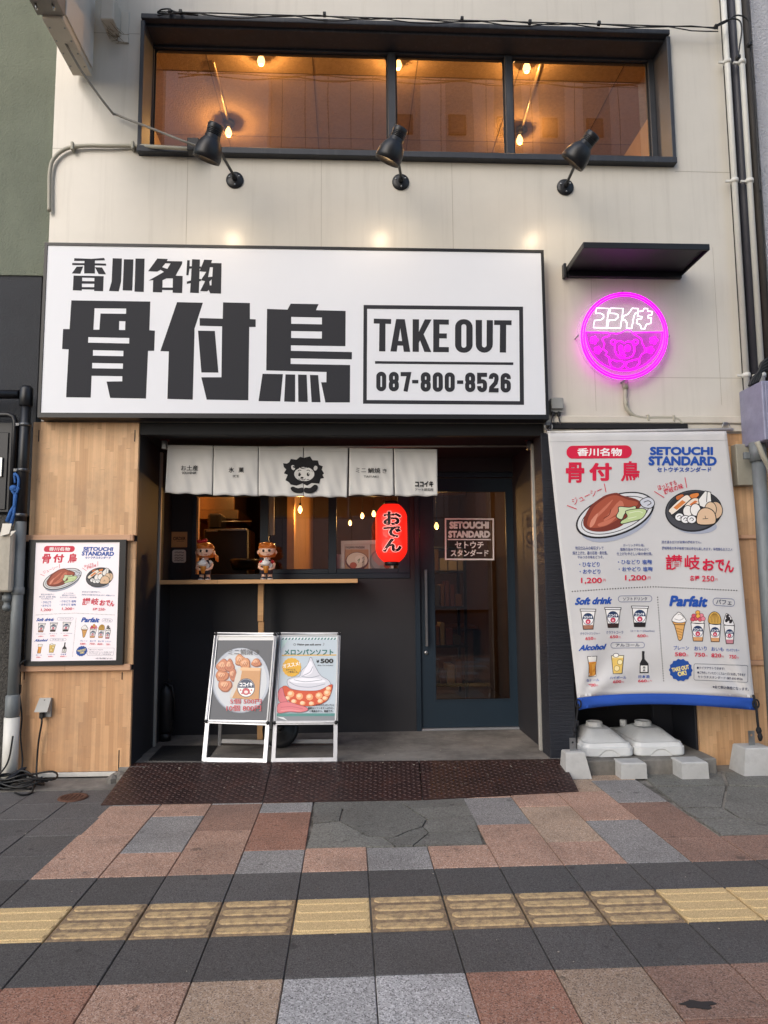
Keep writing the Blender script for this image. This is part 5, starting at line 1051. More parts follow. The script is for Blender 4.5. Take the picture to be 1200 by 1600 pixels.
def figurine(px, label, bow):
    c = W(px, 905, 5.98); c.z = zc1; s = 1.0; t = thing('figurine', label, 'figurine', tuple(c), 'glossy child figurines on the counter')
    P = lambda x, y, z: c + Vector((x, y, z))
    b = B()                                          # one continuous body: head, neck, torso, arms, legs
    b.lathe([(.0001, .30), (.03, .297), (.055, .285), (.068, .262), (.071, .235), (.066, .208), (.05, .188), (.028, .178), (.024, .17), (.034, .162), (.04, .14), (.044, .11), (.046, .08), (.04, .05), (.001, .045)], Matrix.Translation(c), 0, 24, sx=1, sy=.92)
    for sg in (-1, 1):
        b.tube([P(sg * .034, 0, .155), P(sg * .058, -.012, .125), P(sg * .058, -.04, .098), P(sg * .03, -.062, .085), P(sg * .016, -.066, .084)], [.013, .014, .012, .011, .009], 0, 10); b.ball(P(sg * .071, 0, .225), .012, .012, .018, 0, 10); b.tube([P(sg * .024, 0, .06), P(sg * .026, -.005, .014)], .018, 0, 10)
    b.ball(P(0, -.066, .222), .006, .007, .006, 0, 8); obj('body', b, skin, t)
    b = B(); b.lathe([(.048, .045), (.05, .06), (.05, .10), (.044, .14), (.037, .161), (.028, .166)], Matrix.Translation(c), 0, 24, sx=1, sy=.95)
    for sg in (-1, 1): b.tube([P(sg * .034, 0, .152), P(sg * .055, -.008, .132)], .017, 1, 10)
    obj('clothes', b, [navyc, whc if bow else redm], t)
    b = B()
    for sg in (-1, 1): b.ball(P(sg * .028, -.014, .013), .024, .036, .0125, 0, 12); b.tube([P(sg * .028 + .02 * cos(u), -.014 + .032 * sin(u), .006) for u in [2 * pi * i / 12 for i in range(12)]], .0045, 1, 6, True)
    obj('shoe', b, [navyc, whc], t)
    b = B(); b.lathe([(.0001, .312), (.03, .309), (.058, .294), (.072, .272), (.0745, .258), (.069, .254)], Matrix.Translation(P(0, .006, 0)), 0, 24); b.lathe([(.076, .246), (.075, .21), (.062, .185), (.03, .18), (.0001, .18)], Matrix.Translation(P(0, .016, 0)), 0, 24)
    b.ball(P(-.020, -.042, .278), .046, .030, .020, 0, 14, Matrix.Rotation(.35, 3, 'Y')); b.ball(P(.036, -.040, .281), .028, .027, .017, 0, 12, Matrix.Rotation(-.6, 3, 'Y'))
    if bow: b.tube([P(.066, .03, .21), P(.088, .03, .19), P(.092, .03, .165), P(.10, .03, .15)], [.014, .017, .013, .005], 0, 8)
    obj('hair', b, hairm, t)
    if bow:
        b = B(); b.ball(P(-.045, -.01, .315), .026, .012, .018, 0, 10, Matrix.Rotation(.4, 3, 'Y')); b.ball(P(-.005, -.01, .323), .026, .012, .018, 0, 10, Matrix.Rotation(-.3, 3, 'Y')); b.ball(P(-.025, -.014, .316), .010, .011, .010, 0, 8); obj('bow', b, redm, t)
    b = B()
    for sg in (-1, 1): b.ball(P(sg * .024, -.0635, .236), .0105, .005, .0125, 0, 10)
    b.tube([P(.006, -.066, .206), P(.016, -.065, .203), P(.026, -.061, .208)], .0022, 1, 6); obj('face_features', b, [eye_m, redm], t)
    b = B(); b.lathe([(.012, .052), (.024, .10), (.026, .112), (.0001, .112)], Matrix.Translation(P(0, -.075, 0)), 1, 18)
    pts = []
    for i in range(46): u = i / 45; r = .030 * (1 - u) ** .8 + .001; an = u * 2 * pi * 3.3; pts.append(P(r * cos(an), -.075 + r * sin(an), .116 + .062 * u))
    b.tube(pts, [.017 * (1 - i / 45) + .003 for i in range(46)], 0, 10); b.ball(P(0, -.075, .12), .034, .034, .014, 0, 14); obj('soft_serve', b, [icem, wafer], t)
figurine(320, 'glossy girl figurine with a red bow and side ponytail hugging a soft serve cone', True)
figurine(417, 'glossy short haired boy figurine hugging a soft serve cone on the counter', False)
# order plate and notice on the dark wall
a_ = thing('order_plate', 'square brown plate reading ORDER on the dark wall by the serving window', 'sign', tuple(W(280, 854, YB - .006)))
b = B(); q0, q1 = W(268, 831, YB - .008), W(292, 855, YB - .008); b.box(q0.x, q1.x, YB - .008, YB - .0005, q1.z, q0.z, 0, .001); obj('plate', b, M('kraft_plate', '#c08f5c', .6, var=.05), a_)
a = Art(onY(YB - .008), base=.0004); a.view(230, 660, 4.8); a.text('ORDER', 195, 858, 288, 884, '#2a1c12', .03); a.line([(222, 893), (276, 892)], 3, '#5f4630'); a.build('lettering', a_)
a_ = thing('notice_tag', 'small pale rounded notice plate with black handwriting below the brown plate', 'sign', tuple(W(279, 880, YB - .006)))
q = [V(230, 660, 4.8)(x, y) for x, y in rr(188, 955, 290, 1052, 18)]; b = B(); b.prism([[W(*p, YB - .006) for p in q]], (0, .0055, 0)); obj('plate', b, M('pale_plate', '#d0d0cb', .6, var=.04), a_)
a = Art(onY(YB - .006), base=.0004); a.view(230, 660, 4.8); 
for x0, x1, y in ((206, 276, 974), (204, 272, 996), (206, 270, 1016), (204, 274, 1034)): a.line([(lerp(x0, x1, i / 14), y + (6 if i % 2 else -5) * (1 if i % 3 else .3)) for i in range(15)], 2.4, ik)
a.build('lettering', a_)
# ================================================================== two A-frame stands
def stand(A, Bp, topc, label, yaw_n, outer, inner, legs, bar, rear, art, desc):
    p0 = G(*A, ZF); p1 = G(*Bp, ZF); pt = W(topc[0], topc[1], topc[2]); ex = (p1 - p0).normalized(); up_ = (pt - p0); n = ex.cross(up_).normalized(); to = onP(p0, n)
    if n.dot(CAM - p0) < 0: n = -n
    vw = V(300, 970, 4.6154); Q = lambda pts, h=0.0: [to(*vw(*p), h) for p in pts]
    t = thing('a_frame_stand', label, 'sign stand', tuple((p0 + p1) / 2), 'aluminium A-frame poster stands')
    b = B(); bo = Q(outer, .006); bi = Q(inner, .006); b.prism([bo, bi], -n * .028)
    k = 4
    mid_o = Q([(lerp(o[0], i[0], .5), lerp(o[1], i[1], .5)) for o, i in zip(outer, inner)], .005)
    b.tube(mid_o + [mid_o[0]], .0095, 0, 10); obj('frame', b, alu, t)
    b = B()
    for p in mid_o: b.ball(p + n * .004, .014, .012, .014, 0, 12)
    obj('corner_cap', b, black_metal, t)
    for lg in legs: b = B(); b.prism([Q(lg, -.001)], -n * .022); obj('leg', b, alu, t)
    b = B(); b.prism([Q(bar, -.003)], -n * .018); obj('crossbar', b, alu, t)
    # back frame leaning the other way
    back = Vector((0, 1, 0)); w = (p1 - p0).length
    for s_ in (.06, .94):
        f = lerp(p0, p1, s_) + back * .52; tp = lerp(Q([inner[0]])[0], Q([inner[1]])[0], s_) - n * .03; b = B(); d = tp - f; sd_ = ex * .012
        b.prism([[f - sd_, f + sd_, f + d * .96 + sd_, f + d * .96 - sd_]], -ex.cross(d).normalized() * .018); obj('rear_leg', b, alu, t)
    f0, f1 = lerp(p0, p1, .06) + back * .52, lerp(p0, p1, .94) + back * .52; b = B(); b.prism([[f0 + Vector((0, 0, .02)), f1 + Vector((0, 0, .02)), f1 + Vector((0, 0, .05)), f0 + Vector((0, 0, .05))]], (0, .015, 0)); obj('rear_crossbar', b, alu, t)
    b = B(); b.prism([Q([(lerp(i[0], o[0], .3), lerp(i[1], o[1], .3)) for o, i in zip(outer, inner)], -.004)], -n * .004); obj('poster', b, desc, t)
    a = Art(to, base=-.003, step=.00012, rough=.42); a.view(300, 970, 4.6154); art(a); a.build('poster_print', t)
def art1(a):
    a.rect(186, 110, 590, 140, '#dcdcda'); a.poly([(186, 140), (588, 152), (580, 300), (150, 300), (170, 180)], '#62666e') if False else None
    a.ell(350, 430, 210, 236, '#7b838f', .05, 40); a.ell(352, 428, 204, 232, '#b4bac4', .05, 40); a.ell(350, 436, 188, 214, '#c6cace', .05, 40)
    lump = [(222, 328, 46, 50), (272, 326, 34, 48), (348, 285, 40, 42), (218, 400, 50, 42), (240, 470, 52, 44), (296, 392, 26, 48), (385, 312, 40, 40), (465, 305, 36, 30)]
    for i, (x, y, rx, ry) in enumerate(lump):
        wob = [(x + rx * (1 + .10 * sin(3 * u + i) + .06 * sin(5 * u + 2 * i)) * cos(u + .3), y + ry * (1 + .10 * sin(3 * u + i) + .06 * cos(4 * u + i)) * sin(u + .3)) for u in [2 * pi * k / 22 for k in range(22)]]
        a.poly(wob, '#8a4a2c'); a.poly([(x - 3 + (p[0] - x) * .88, y - 4 + (p[1] - y) * .86) for p in wob], ('#c67a52', '#bd6f4b', '#cf8c5a', '#c27648')[i % 4]); a.poly([(x - 8 + (p[0] - x) * .5, y - 12 + (p[1] - y) * .38) for p in wob], '#e0aa82')
        for k in range(3): a.line([(x - rx * .5 + k * rx * .3, y + ry * .45), (x - rx * .3 + k * rx * .34, y), (x - rx * .1 + k * rx * .3, y - ry * .4)], 3.5, '#9a5636', sm=True)
    a.poly([(352, 336), (498, 340), (482, 570), (272, 556)], '#c48f5a'); a.poly([(332, 338), (366, 336), (346, 440), (290, 556), (272, 556)], '#cdc5ba'); a.poly([(352, 336), (498, 340), (496, 362), (350, 360)], '#e0b383')
    a.ell(391, 484, 62, 66, '#efece8', ol='#2b3a55', w=5); a.poly([(391 + 58 * cos(t), 484 + 62 * sin(t)) for t in [pi + pi * i / 16 for i in range(17)]], '#2b3a55'); a.text('ココイキ', 345, 444, 438, 476, '#ffffff', .05); a.ell(391, 510, 26, 24, '#c34a55', ol='#8e2a38', w=3); a.ell(391, 514, 14, 11, '#efd8d4')
    for x, y in ((352, 500), (430, 500), (362, 524), (420, 524)): a.ell(x, y, 6, 6, '#c34a55', n=8)
    a.text('ミニ鯛焼き', 262, 204, 482, 246, '#4a4744', .0); a.text('5個 500円', 276, 562, 502, 600, '#c83c44', .008); a.text('10個 800円', 250, 608, 500, 652, '#c83c44', .008)
def art2(a):
    a.poly([(643, 110), (1048, 110), (1046, 135), (642, 135)], '#d7dee2')
    for i in range(17): x = 650 + i * 23.4; a.poly([(x + 4, 122), (x + 16, 122), (x + 8, 136), (x - 4, 136)], '#4c7f7b'); a.lv = 2
    a.lv = 3; a.poly([(640, 136), (690, 140), (655, 190), (640, 200)], '#bcd5d2'); a.line([(648, 248), (1040, 246)], 8, '#dcae47')
    a.text('Melon pan soft serve', 760, 162, 930, 182, '#15191c', .03); a.ell(740, 171, 8, 8, None, ol='#15191c', w=2, n=10); a.line([(945, 180), (953, 165), (945, 160)], 2, '#15191c'); a.text('メロンパンソフト', 664, 204, 1020, 246, '#27706a', .04); a.text('¥', 896, 280, 918, 304, '#16181a', .03); a.text('500', 926, 272, 1020, 306, '#16181a', .045); a.text('税込 Tax included', 905, 316, 1016, 326, '#2a2c30', .01)
    a.poly(badge(719, 335, 70, 16, .06), '#e0aa2a'); a.text('オススメ!', 0, 0, 0, 0, '#f7f4ea', .03, quad=[(654, 312), (776, 292), (780, 322), (658, 342)]); a.text('おやつにも、', 678, 346, 752, 360, '#2a2418', .02); a.text('ご褒美にも。', 690, 362, 768, 376, '#2a2418', .02)
    sw = [(855, 262), (880, 310), (905, 360), (935, 400), (985, 430), (1002, 470), (980, 495), (900, 505), (800, 505), (720, 490), (690, 460), (690, 425), (730, 408), (775, 400), (790, 360), (830, 320)]
    a.opoly(sw, '#d5d5dc', '#6b6f7c', 3); a.poly([tuple(p) for p in smooth([(852, 290), (872, 330), (860, 380), (800, 398), (815, 350)], 4, True)], '#eceaf0'); a.poly([tuple(p) for p in smooth([(710, 425), (800, 412), (930, 420), (960, 440), (850, 450), (730, 445)], 4, True)], '#eeedf2')
    for q in ([(700, 440), (760, 470), (860, 478), (960, 455)], [(790, 400), (850, 410), (920, 395)], [(870, 330), (850, 370), (800, 395)], [(735, 425), (820, 440), (940, 425)]): a.line(q, 4, '#8d90a0', sm=True)
    a.opoly([(650, 480), (680, 470), (720, 495), (820, 505), (920, 500), (1000, 460), (1012, 480), (985, 560), (930, 600), (850, 615), (760, 610), (700, 580), (665, 530)], '#d24f27', '#8a3018', 3)
    for i, (x, y) in enumerate(((712, 528), (775, 545), (848, 550), (916, 540), (975, 520), (735, 582), (798, 595), (862, 598), (925, 580), (960, 560), (985, 490), (690, 560))): a.ell(x, y, 27 if i < 5 else 21, 25 if i < 5 else 15, '#eda873', -.2, 8); a.ell(x - 4, y - 4, 15, 12, '#f8d3ab', -.2, 9)
    a.opoly([(622, 512), (650, 480), (668, 540), (690, 590), (640, 590), (622, 560)], '#d9727a', '#96404a', 3); a.opoly([(622, 600), (690, 585), (760, 605), (820, 622), (835, 645), (780, 660), (700, 655), (622, 665)], '#dd7a80', '#96404a', 3); a.line([(640, 625), (720, 620), (800, 636)], 5, '#c8606c', sm=True); a.line([(640, 648), (720, 644), (790, 652)], 4, '#eaa0a0', sm=True)
    a.text('サクサクのメロンパンに', 892, 600, 1026, 616, '#1c1c22', .03); a.text('濃厚なソフトをたっぷりと。', 835, 622, 1024, 638, '#1c1c22', .03); a.text('ご褒美おやつ、最高です。', 848, 643, 1018, 660, '#1c1c22', .03)
    a.poly([(612, 668), (1034, 668), (1032, 688), (610, 690)], '#4d8a84'); a.poly([(610, 690), (1032, 688), (1030, 720), (608, 722)], '#82858a'); a.poly([(612, 692), (660, 696), (690, 720), (640, 705)], '#d8dadb')
dark_print = ink('#484c54', .42); pale_print = ink('#bcc8d0', .42)
stand((316, 1190), (415, 1193), (337, 990, 5.56), 'grey poster A-frame stand advertising bite sized pastries on a plate, turned slightly', 0,
      [(165, 85), (610, 88), (557, 755), (93, 737)], [(187, 110), (590, 112), (540, 720), (122, 714)], [[(95, 737), (123, 738), (98, 1020), (69, 1018)], [(530, 750), (557, 752), (537, 1034), (509, 1032)]], [(99, 986), (513, 994), (511, 1022), (97, 1018)], None, art1, dark_print)
stand((426, 1191), (527, 1191), (436, 990, 5.55), 'A-frame stand with a soft serve melon bread poster priced 500 yen', 0,
      [(620, 85), (1071, 85), (1050, 748), (582, 750)], [(643, 109), (1049, 110), (1029, 720), (608, 724)], [[(585, 750), (612, 750), (598, 1030), (569, 1030)], [(1022, 748), (1050, 748), (1046, 1026), (1018, 1024)]], [(599, 990), (1019, 985), (1018, 1016), (598, 1022)], None, art2, pale_print)

# ================================================================== entrance clutter
b = B(); q = [G(*p, ZF) for p in [(232, 1189), (254, 1166), (340, 1166), (322, 1190)]]; b.prism([[p + Vector((0, 0, .006)) for p in q]], (0, 0, -.0058)); solo('door_mat', b, M('rubber_mat', '#19191a', .7, b=.6, bscale=300), 'black rubber mat lying on the concrete behind the grey poster stand', 'mat')
c = G(436, 1172, ZF); t = thing('weighted_base', 'round black weighted base behind the two poster stands', 'base', (c.x, c.y + .12, ZF))
b = B(); Mx = Matrix.Translation((c.x, c.y + .10, ZF + .135)) @ Matrix.Rotation(radians(72), 4, 'X'); b.lathe([(.001, -.03), (.11, -.03), (.135, -.018), (.14, 0), (.135, .018), (.11, .028), (.06, .032), (.05, .045), (.001, .045)], Mx, 0, 36); obj('disc', b, black_metal, t)
b = B(); b.lathe([(.022, .04), (.022, .11), (.001, .11)], Mx, 0, 16); obj('socket', b, black_metal, t)
c = W(259, 1105, 6.05); b = B()
b.lathe([(.0001, -.20), (.055, -.198), (.062, -.18), (.06, .10), (.052, .14), (.025, .165), (.018, .18), (.018, .20), (.0001, .2)], Matrix.Translation(c), 0, 20); b.tube([c + Vector((0, -.02, .19)), c + Vector((.05, -.02, .17)), c + Vector((.07, -.01, .06)), c + Vector((.065, 0, -.1))], .01, 0, 8); b.box(c.x - .02, c.x + .05, c.y - .01, c.y + .01, c.z + .2, c.z + .215)
b.lathe([(.05, ZF - c.z + .0), (.05, -.2)], Matrix.Translation(c), 0, 16)
solo('extinguisher', b, black_metal, 'black bottle shaped canister standing in the dark corner under the counter', 'canister')
# three chequer-plate ramp sections
plate_m = M('rusty_plate', '#3a2a27', .5, .35, var=.3, scale=9, b=.12, bscale=120, stain=('#5b3a30', (5, 5, 5), .48, .7, .6)); wear = M('plate_tread', '#4a3733', .42, .45, var=.35, scale=14, stain=('#8a7c74', (40, 40, 40), .66, .76, .6))
tops = [(205, 1193), (425, 1192), (655, 1190), (880, 1187)]; bots = [(157, 1257), (410, 1253), (660, 1249), (905, 1236)]
tp = [G(*p, ZF + .006) for p in tops]; bt = [G(*p, .006) for p in bots]
names = ['chequer plate ramp section at the timber panel end, its outer edge slanted', 'middle chequer plate ramp section below the poster stands and the entrance', 'chequer plate ramp section below the glass door, ending at the concrete blocks']
for i in range(3):
    e = .004; a0, a1, c1, c0 = lerp(tp[i], tp[i + 1], .003), lerp(tp[i], tp[i + 1], .997), lerp(bt[i], bt[i + 1], .997), lerp(bt[i], bt[i + 1], .003)
    t = thing('ramp_plate', names[i], 'ramp', tuple((a0 + a1 + c0 + c1) / 4), 'steel chequer plate ramp sections')
    b = B(); b.prism([[a0, a1, c1, c0]], (0, 0, -.006)); b.prism([[a0 + Vector((0, 0, -.006)), a0 + Vector((0, .03, -.006)), a1 + Vector((0, .03, -.006)), a1 + Vector((0, 0, -.006))]], (0, 0, .0055)); b.prism([[c0 + Vector((0, .004, -.007)), c1 + Vector((0, .004, -.007)), a1 + Vector((0, -.02, -.007)), a0 + Vector((0, -.02, -.007))]], (0, 0, -.004)); obj('plate', b, plate_m, t)
    b = B(); nrm = (a1 - a0).cross(c0 - a0).normalized(); nrm = nrm if nrm.z > 0 else -nrm
    Wd = (c1 - c0).length; Ld = (a0 - c0).length; nu, nv = int(Wd / .030), int(Ld / .030)
    for r in range(nv):
        for q in range(nu):
            u, v = (q + .5) / nu, (r + .5) / nv; p = lerp(lerp(c0, c1, u), lerp(a0, a1, u), v); sg = 1 if (q + r) % 2 else -1
            d = Vector((.0125, .0085 * sg, .0085 * sg * .1)); s_ = Vector((-.0028 * sg, .004, .0004)); hgt = nrm * .0026
            b.add([p - d, p + s_, p + d, p - s_, p - d * .55 + hgt, p + s_ * .5 + hgt, p + d * .55 + hgt, p - s_ * .5 + hgt], [(0, 1, 5, 4), (1, 2, 6, 5), (2, 3, 7, 6), (3, 0, 4, 7), (4, 5, 6, 7)])
    b.__class__ = PB; obj('tread_pattern', b, wear, t)
b = B(); random.seed(31)
def fleck(p, r):
    k = random.randint(4, 6); ph = random.uniform(0, 6); b.prism([[p + Vector((r * random.uniform(.5, 1) * cos(ph + 2 * pi * i / k), r * random.uniform(.5, 1) * sin(ph + 2 * pi * i / k), 0)) for i in range(k)]], (0, 0, .0012))
for _ in range(75):
    u, v = random.random(), random.random() ** .6; p = lerp(lerp(bt[0], bt[3], u), lerp(tp[0], tp[3], u), v); fleck(p + Vector((0, 0, .003)), random.uniform(.003, .011))
for _ in range(40): fleck(Vector((random.uniform(-1.3, 1.4), random.uniform(5.3, 6.1), ZF + .001)), random.uniform(.002, .008))
for _ in range(60): fleck(Vector((random.uniform(-2.6, 2.6), random.uniform(2.3, 4.6), .002)), random.uniform(.002, .006))
o = obj('litter', b, M('pale_litter', '#a49c8e', .9, var=.3, scale=90)); o['kind'] = 'stuff'
b = B(); c = G(1092, 1570, .0015)
b.prism([[c + Vector(((.05 + .012 * sin(3 * u) + .008 * cos(7 * u)) * cos(u), (.022 + .006 * sin(4 * u)) * sin(u), 0)) for u in [2 * pi * i / 26 for i in range(26)]]], (0, 0, .0012)); c = G(800, 1562, .0015); struct('paving_stain', b, M('tar_stain', '#2c2a29', .6, var=.2))
# ================================================================== water weights and concrete blocks
tank_m = M('white_tank_plastic', '#d5d6d4', .5, var=.05, scale=8, b=.08, bscale=150, stain=('#9b9891', (7, 7, 7), .55, .75, .5))
def tank(pxl, pxr, pyb, label):
    y0 = 5.07; l = W(pxl, pyb, y0).x; r = W(pxr, pyb, y0).x; w = (r - l) / 2; cx = (l + r) / 2; ln = .60; t = thing('water_weight', label, 'water weight', (cx, y0 + ln / 2, .10), 'white plastic water weights')
    b = B(); secs = [(.103, .99, .002, 0, 1.0), (.112, 1.03, -.004, 0, 1.0), (.163, 1.035, -.004, 0, 1), (.168, 1.0, .004, .0, 1), (.192, .95, .016, .01, 1), (.195, .86, .035, .06, 1), (.255, .52, .15, .22, 1), (.262, .46, .165, .235, 1)]
    rings = []
    for z, k, y_f, y_b, _ in secs:
        ya, yb = y0 + y_f, y0 + ln - y_b; rad = min(.05, w * k * .5); ring = [(cx + x, y, z) for x, y in rr(-w * k, ya, w * k, yb, rad, 5)]; rings.append(ring)
    m_ = len(rings[0]); vs = [v for rg in rings for v in rg]
    def lift(v): return (v[0], v[1], v[2] + (.040 * (1 if abs(v[0] - cx) < w * .25 else .6 if abs(v[0] - cx) < w * .42 else 0) if v[1] < y0 + .02 and v[2] < .12 else 0))
    # more points along the front edge so the hand-hole arch shows
    rings2 = []
    for rg in rings:
        o_ = []
        for i in range(m_):
            p, q = rg[i], rg[(i + 1) % m_]; o_.append(p)
            if abs(p[1] - q[1]) < 1e-6 and abs(p[0] - q[0]) > w * .25:
                for s_ in range(1, 10): o_.append(tuple(lerp(Vector(p), Vector(q), s_ / 10)))
        rings2.append([lift(v) for v in o_])
    m_ = len(rings2[0]); vs = [v for rg in rings2 for v in rg]
    b.add(vs, [(i * m_ + j, i * m_ + (j + 1) % m_, (i + 1) * m_ + (j + 1) % m_, (i + 1) * m_ + j) for i in range(len(rings2) - 1) for j in range(m_)] + [list(range((len(rings2) - 1) * m_, len(rings2) * m_)), list(range(m_))[::-1]], 0, False); obj('tank', b, tank_m, t)
    b = B(); cy = y0 + .30; b.lathe([(.066, .26), (.066, .268), (.060, .27), (.060, .288), (.056, .293), (.044, .293), (.042, .287), (.001, .287)], Matrix.Translation((cx, cy, 0)), 0, 12, sm=False); obj('screw_cap', b, tank_m, t)
    b = B(); b.lathe([(.026, .235), (.026, .278), (.022, .282), (.001, .282)], Matrix.Translation((cx - .11, y0 + .40, 0)), 0, 14); obj('vent_cap', b, tank_m, t)
tank(914, 991, 1184, 'white plastic water weight tank nearest the dark pillar, below the banner')
tank(995, 1072, 1182, 'white plastic water weight tank nearest the timber panel, below the banner')
def block(pxl, pxr, pyb, wt, d, h, label, br=None, lean=0.0):
    a_ = G(pxl, pyb); c_ = G(pxr, pyb); w = c_.x - a_.x; y0 = a_.y; b = B()
    i = w * (1 - wt) / 2; lo = [(a_.x, y0), (c_.x, y0), (c_.x, y0 + d), (a_.x, y0 + d)]; hi = [(a_.x + i + lean, y0 + i), (c_.x - i + lean, y0 + i), (c_.x - i + lean, y0 + d - i), (a_.x + i + lean, y0 + d - i)]
    ch = .008; cc = Vector((sum(p[0] for p in hi) / 4, sum(p[1] for p in hi) / 4)); top = [((p[0] - cc.x) * (1 - ch / w * 2) + cc.x, (p[1] - cc.y) * (1 - ch / d * 2) + cc.y) for p in hi]
    vs = [(*p, .001) for p in lo] + [(*p, h - ch) for p in hi] + [(*p, h) for p in top]
    b.add(vs, [(k * 4 + j, k * 4 + (j + 1) % 4, k * 4 + 4 + (j + 1) % 4, k * 4 + 4 + j) for k in (0, 1) for j in range(4)] + [(8, 9, 10, 11), (3, 2, 1, 0)])
    if not br: solo('concrete_block', b, conc_light, label, 'concrete block', 'concrete blocks in front of the plinth'); return
    t = thing('concrete_block', label, 'concrete block', ((a_.x + c_.x) / 2, y0 + d / 2, 0), 'concrete blocks in front of the plinth'); obj('block', b, conc_light, t)
    if br:
        cx = (a_.x + c_.x) / 2 + lean; yb_ = y0 + d / 2; z1 = h + br; b = B()
        b.prism([[Vector((x, yb_, z)) for x, z in ((cx - .022, h - .01), (cx + .022, h - .01), (cx + .022, z1), (cx - .022, z1))], [Vector((cx + .008 * cos(u), yb_, z1 - .03 + .008 * sin(u))) for u in [2 * pi * k / 10 for k in range(10)]]], (0, .004, 0)); b.prism([[Vector((cx + .006 * cos(u), yb_ - .001, h + .03 + .006 * sin(u))) for u in [2 * pi * k / 8 for k in range(8)]]], (0, -.006, 0)); obj('bracket', b, M('zinc_bracket', '#9a9c9c', .4, .8, var=.1), t)
block(884, 926, 1218, .74, .15, .17, 'tapered concrete footing block with a metal bracket beside the ramp end', .085, -.01)
block(971, 1013, 1218, .98, .15, .105, 'plain concrete brick block in front of the tank nearest the pillar')
block(1066, 1110, 1218, .98, .17, .11, 'plain concrete brick block in front of the timber panel edge')
block(1163, 1216, 1213, .84, .20, .18, 'tapered concrete footing block with a metal bracket beside the utility pole', .10, .01)
# broken mortar wedge and dirt beside the ramp
b = B(); c = G(172, 1222); random.seed(5)
for i in range(5):
    p = c + Vector((random.uniform(-.08, .10), random.uniform(-.02, .12), .01)); b.ball(p, random.uniform(.04, .07), random.uniform(.05, .08), random.uniform(.02, .05), 0, 7, Matrix.Rotation(i, 3, 'Z'))
for f in range(len(b.s)): b.s[f] = False
solo('mortar_lump', b, conc, 'broken lump of old mortar beside the corner of the ramp', 'mortar')
# ================================================================== socket, cords
oz = W(66, 1107, YF - .03); so_ = thing('wall_socket', 'grey weatherproof socket with a plugged in cord on the lower timber panel', 'socket', (oz.x, YF, oz.z - .07))
q0, q1 = W(56, 1092, YF - .05), W(76, 1120, YF - .05); b = B()
b.add([(q0.x + .012, YF - .02, q0.z), (q1.x, YF - .02, q0.z), (q1.x, YF - .0015, q0.z), (q0.x + .012, YF - .0015, q0.z), (q0.x, YF - .07, q1.z + .035), (q1.x - .004, YF - .07, q1.z + .035), (q1.x, YF - .0015, q1.z + .035), (q0.x + .012, YF - .0015, q1.z + .035)], [(0, 1, 5, 4), (1, 2, 6, 5), (2, 3, 7, 6), (3, 0, 4, 7), (0, 3, 2, 1), (4, 5, 6, 7)])
b.box(q0.x + .012, q1.x + .002, YF - .02, YF - .001, q1.z - .008, q1.z + .036, 0, .003); obj('cover', b, M('socket_grey', '#a3a29c', .45, var=.05), so_)
b = B(); b.lathe([(.005, 0), (.005, .002), (.0001, .003)], Matrix.Translation(((q0.x + q1.x) / 2 + .004, YF - .026, q0.z - .014)) @ Matrix.Rotation(pi / 2, 4, 'X'), 0, 10); obj('screw', b, black_metal, so_)
b = B(); px_ = W(65, 1118, YF - .04); b.box(px_.x - .014, px_.x + .014, YF - .05, YF - .022, px_.z - .02, px_.z + .02, 0, .004)
pts = [px_ + Vector((0, 0, -.02)), W(65, 1130, 5.15), W(60, 1160, 5.16), W(57, 1200, 5.15)] + [G(57, 1222, .02), G(46, 1233, .012), G(30, 1226, .012)]
b.tube([tuple(p) for p in smooth(pts, 6)], .0065, 0, 7); solo('plug_cable', b, cable, 'black power cord running from the grey socket down the timber to the coil', 'cord')
b = B(); b.tube([tuple(p) for p in smooth([W(41, 1031, 5.14), W(33, 1036, 5.12), W(30, 1050, 5.13), W(30, 1080, 5.14), W(34, 1120, 5.14), W(32, 1150, 5.13), W(35, 1190, 5.12), G(30, 1222, .02)], 6)], .006, 0, 7); c = W(30, 1077, 5.135); b.box(c.x - .012, c.x + .012, c.y - .012, c.y + .012, c.z - .03, c.z + .03, 0, .004); solo('lamp_cable', b, cable, 'thin black cord with an inline switch hanging from the lit menu poster', 'cord')
b = B(); cc = G(30, 1228, .01); random.seed(11)
for k in range(7):
    r = random.uniform(.08, .16); ox, oy = random.uniform(-.05, .05), random.uniform(-.03, .03); z0 = .008 + .011 * k; ph = random.uniform(0, 6)
    b.tube([(cc.x + ox + r * 1.2 * cos(u + ph), cc.y + oy + r * .7 * sin(u + ph), z0 + .012 * sin(3 * u + k) + .012) for u in [2 * pi * i / 26 for i in range(24)]], .0065, 0, 7)
b.tube([tuple(p) for p in smooth([G(52, 1222, .05), G(50, 1238, .01), G(35, 1242, .01), G(22, 1238, .03)], 5)], .0065, 0, 7); b.tube([tuple(p) for p in smooth([W(20, 1150, 5.05), W(14, 1185, 5.04), W(3, 1205, 5.03), G(-20, 1225, .02)], 5)], .006, 0, 7)
solo('cable_coil', b, cable, 'tangled coil of black cable on the ground at the foot of the drainpipe', 'cable')
b = B(); p0, p1 = W(-30, 1248, 4.85), W(28, 1208, 5.05); d = (p1 - p0); s_ = Vector((.02, 0, .035)); b.prism([[p0 - s_, p1 - s_, p1 + s_, p0 + s_]], (.03, .02, .0)); solo('black_bar', b, black_metal, 'flat black plastic bar propped slanting over the cable coil', 'bar')

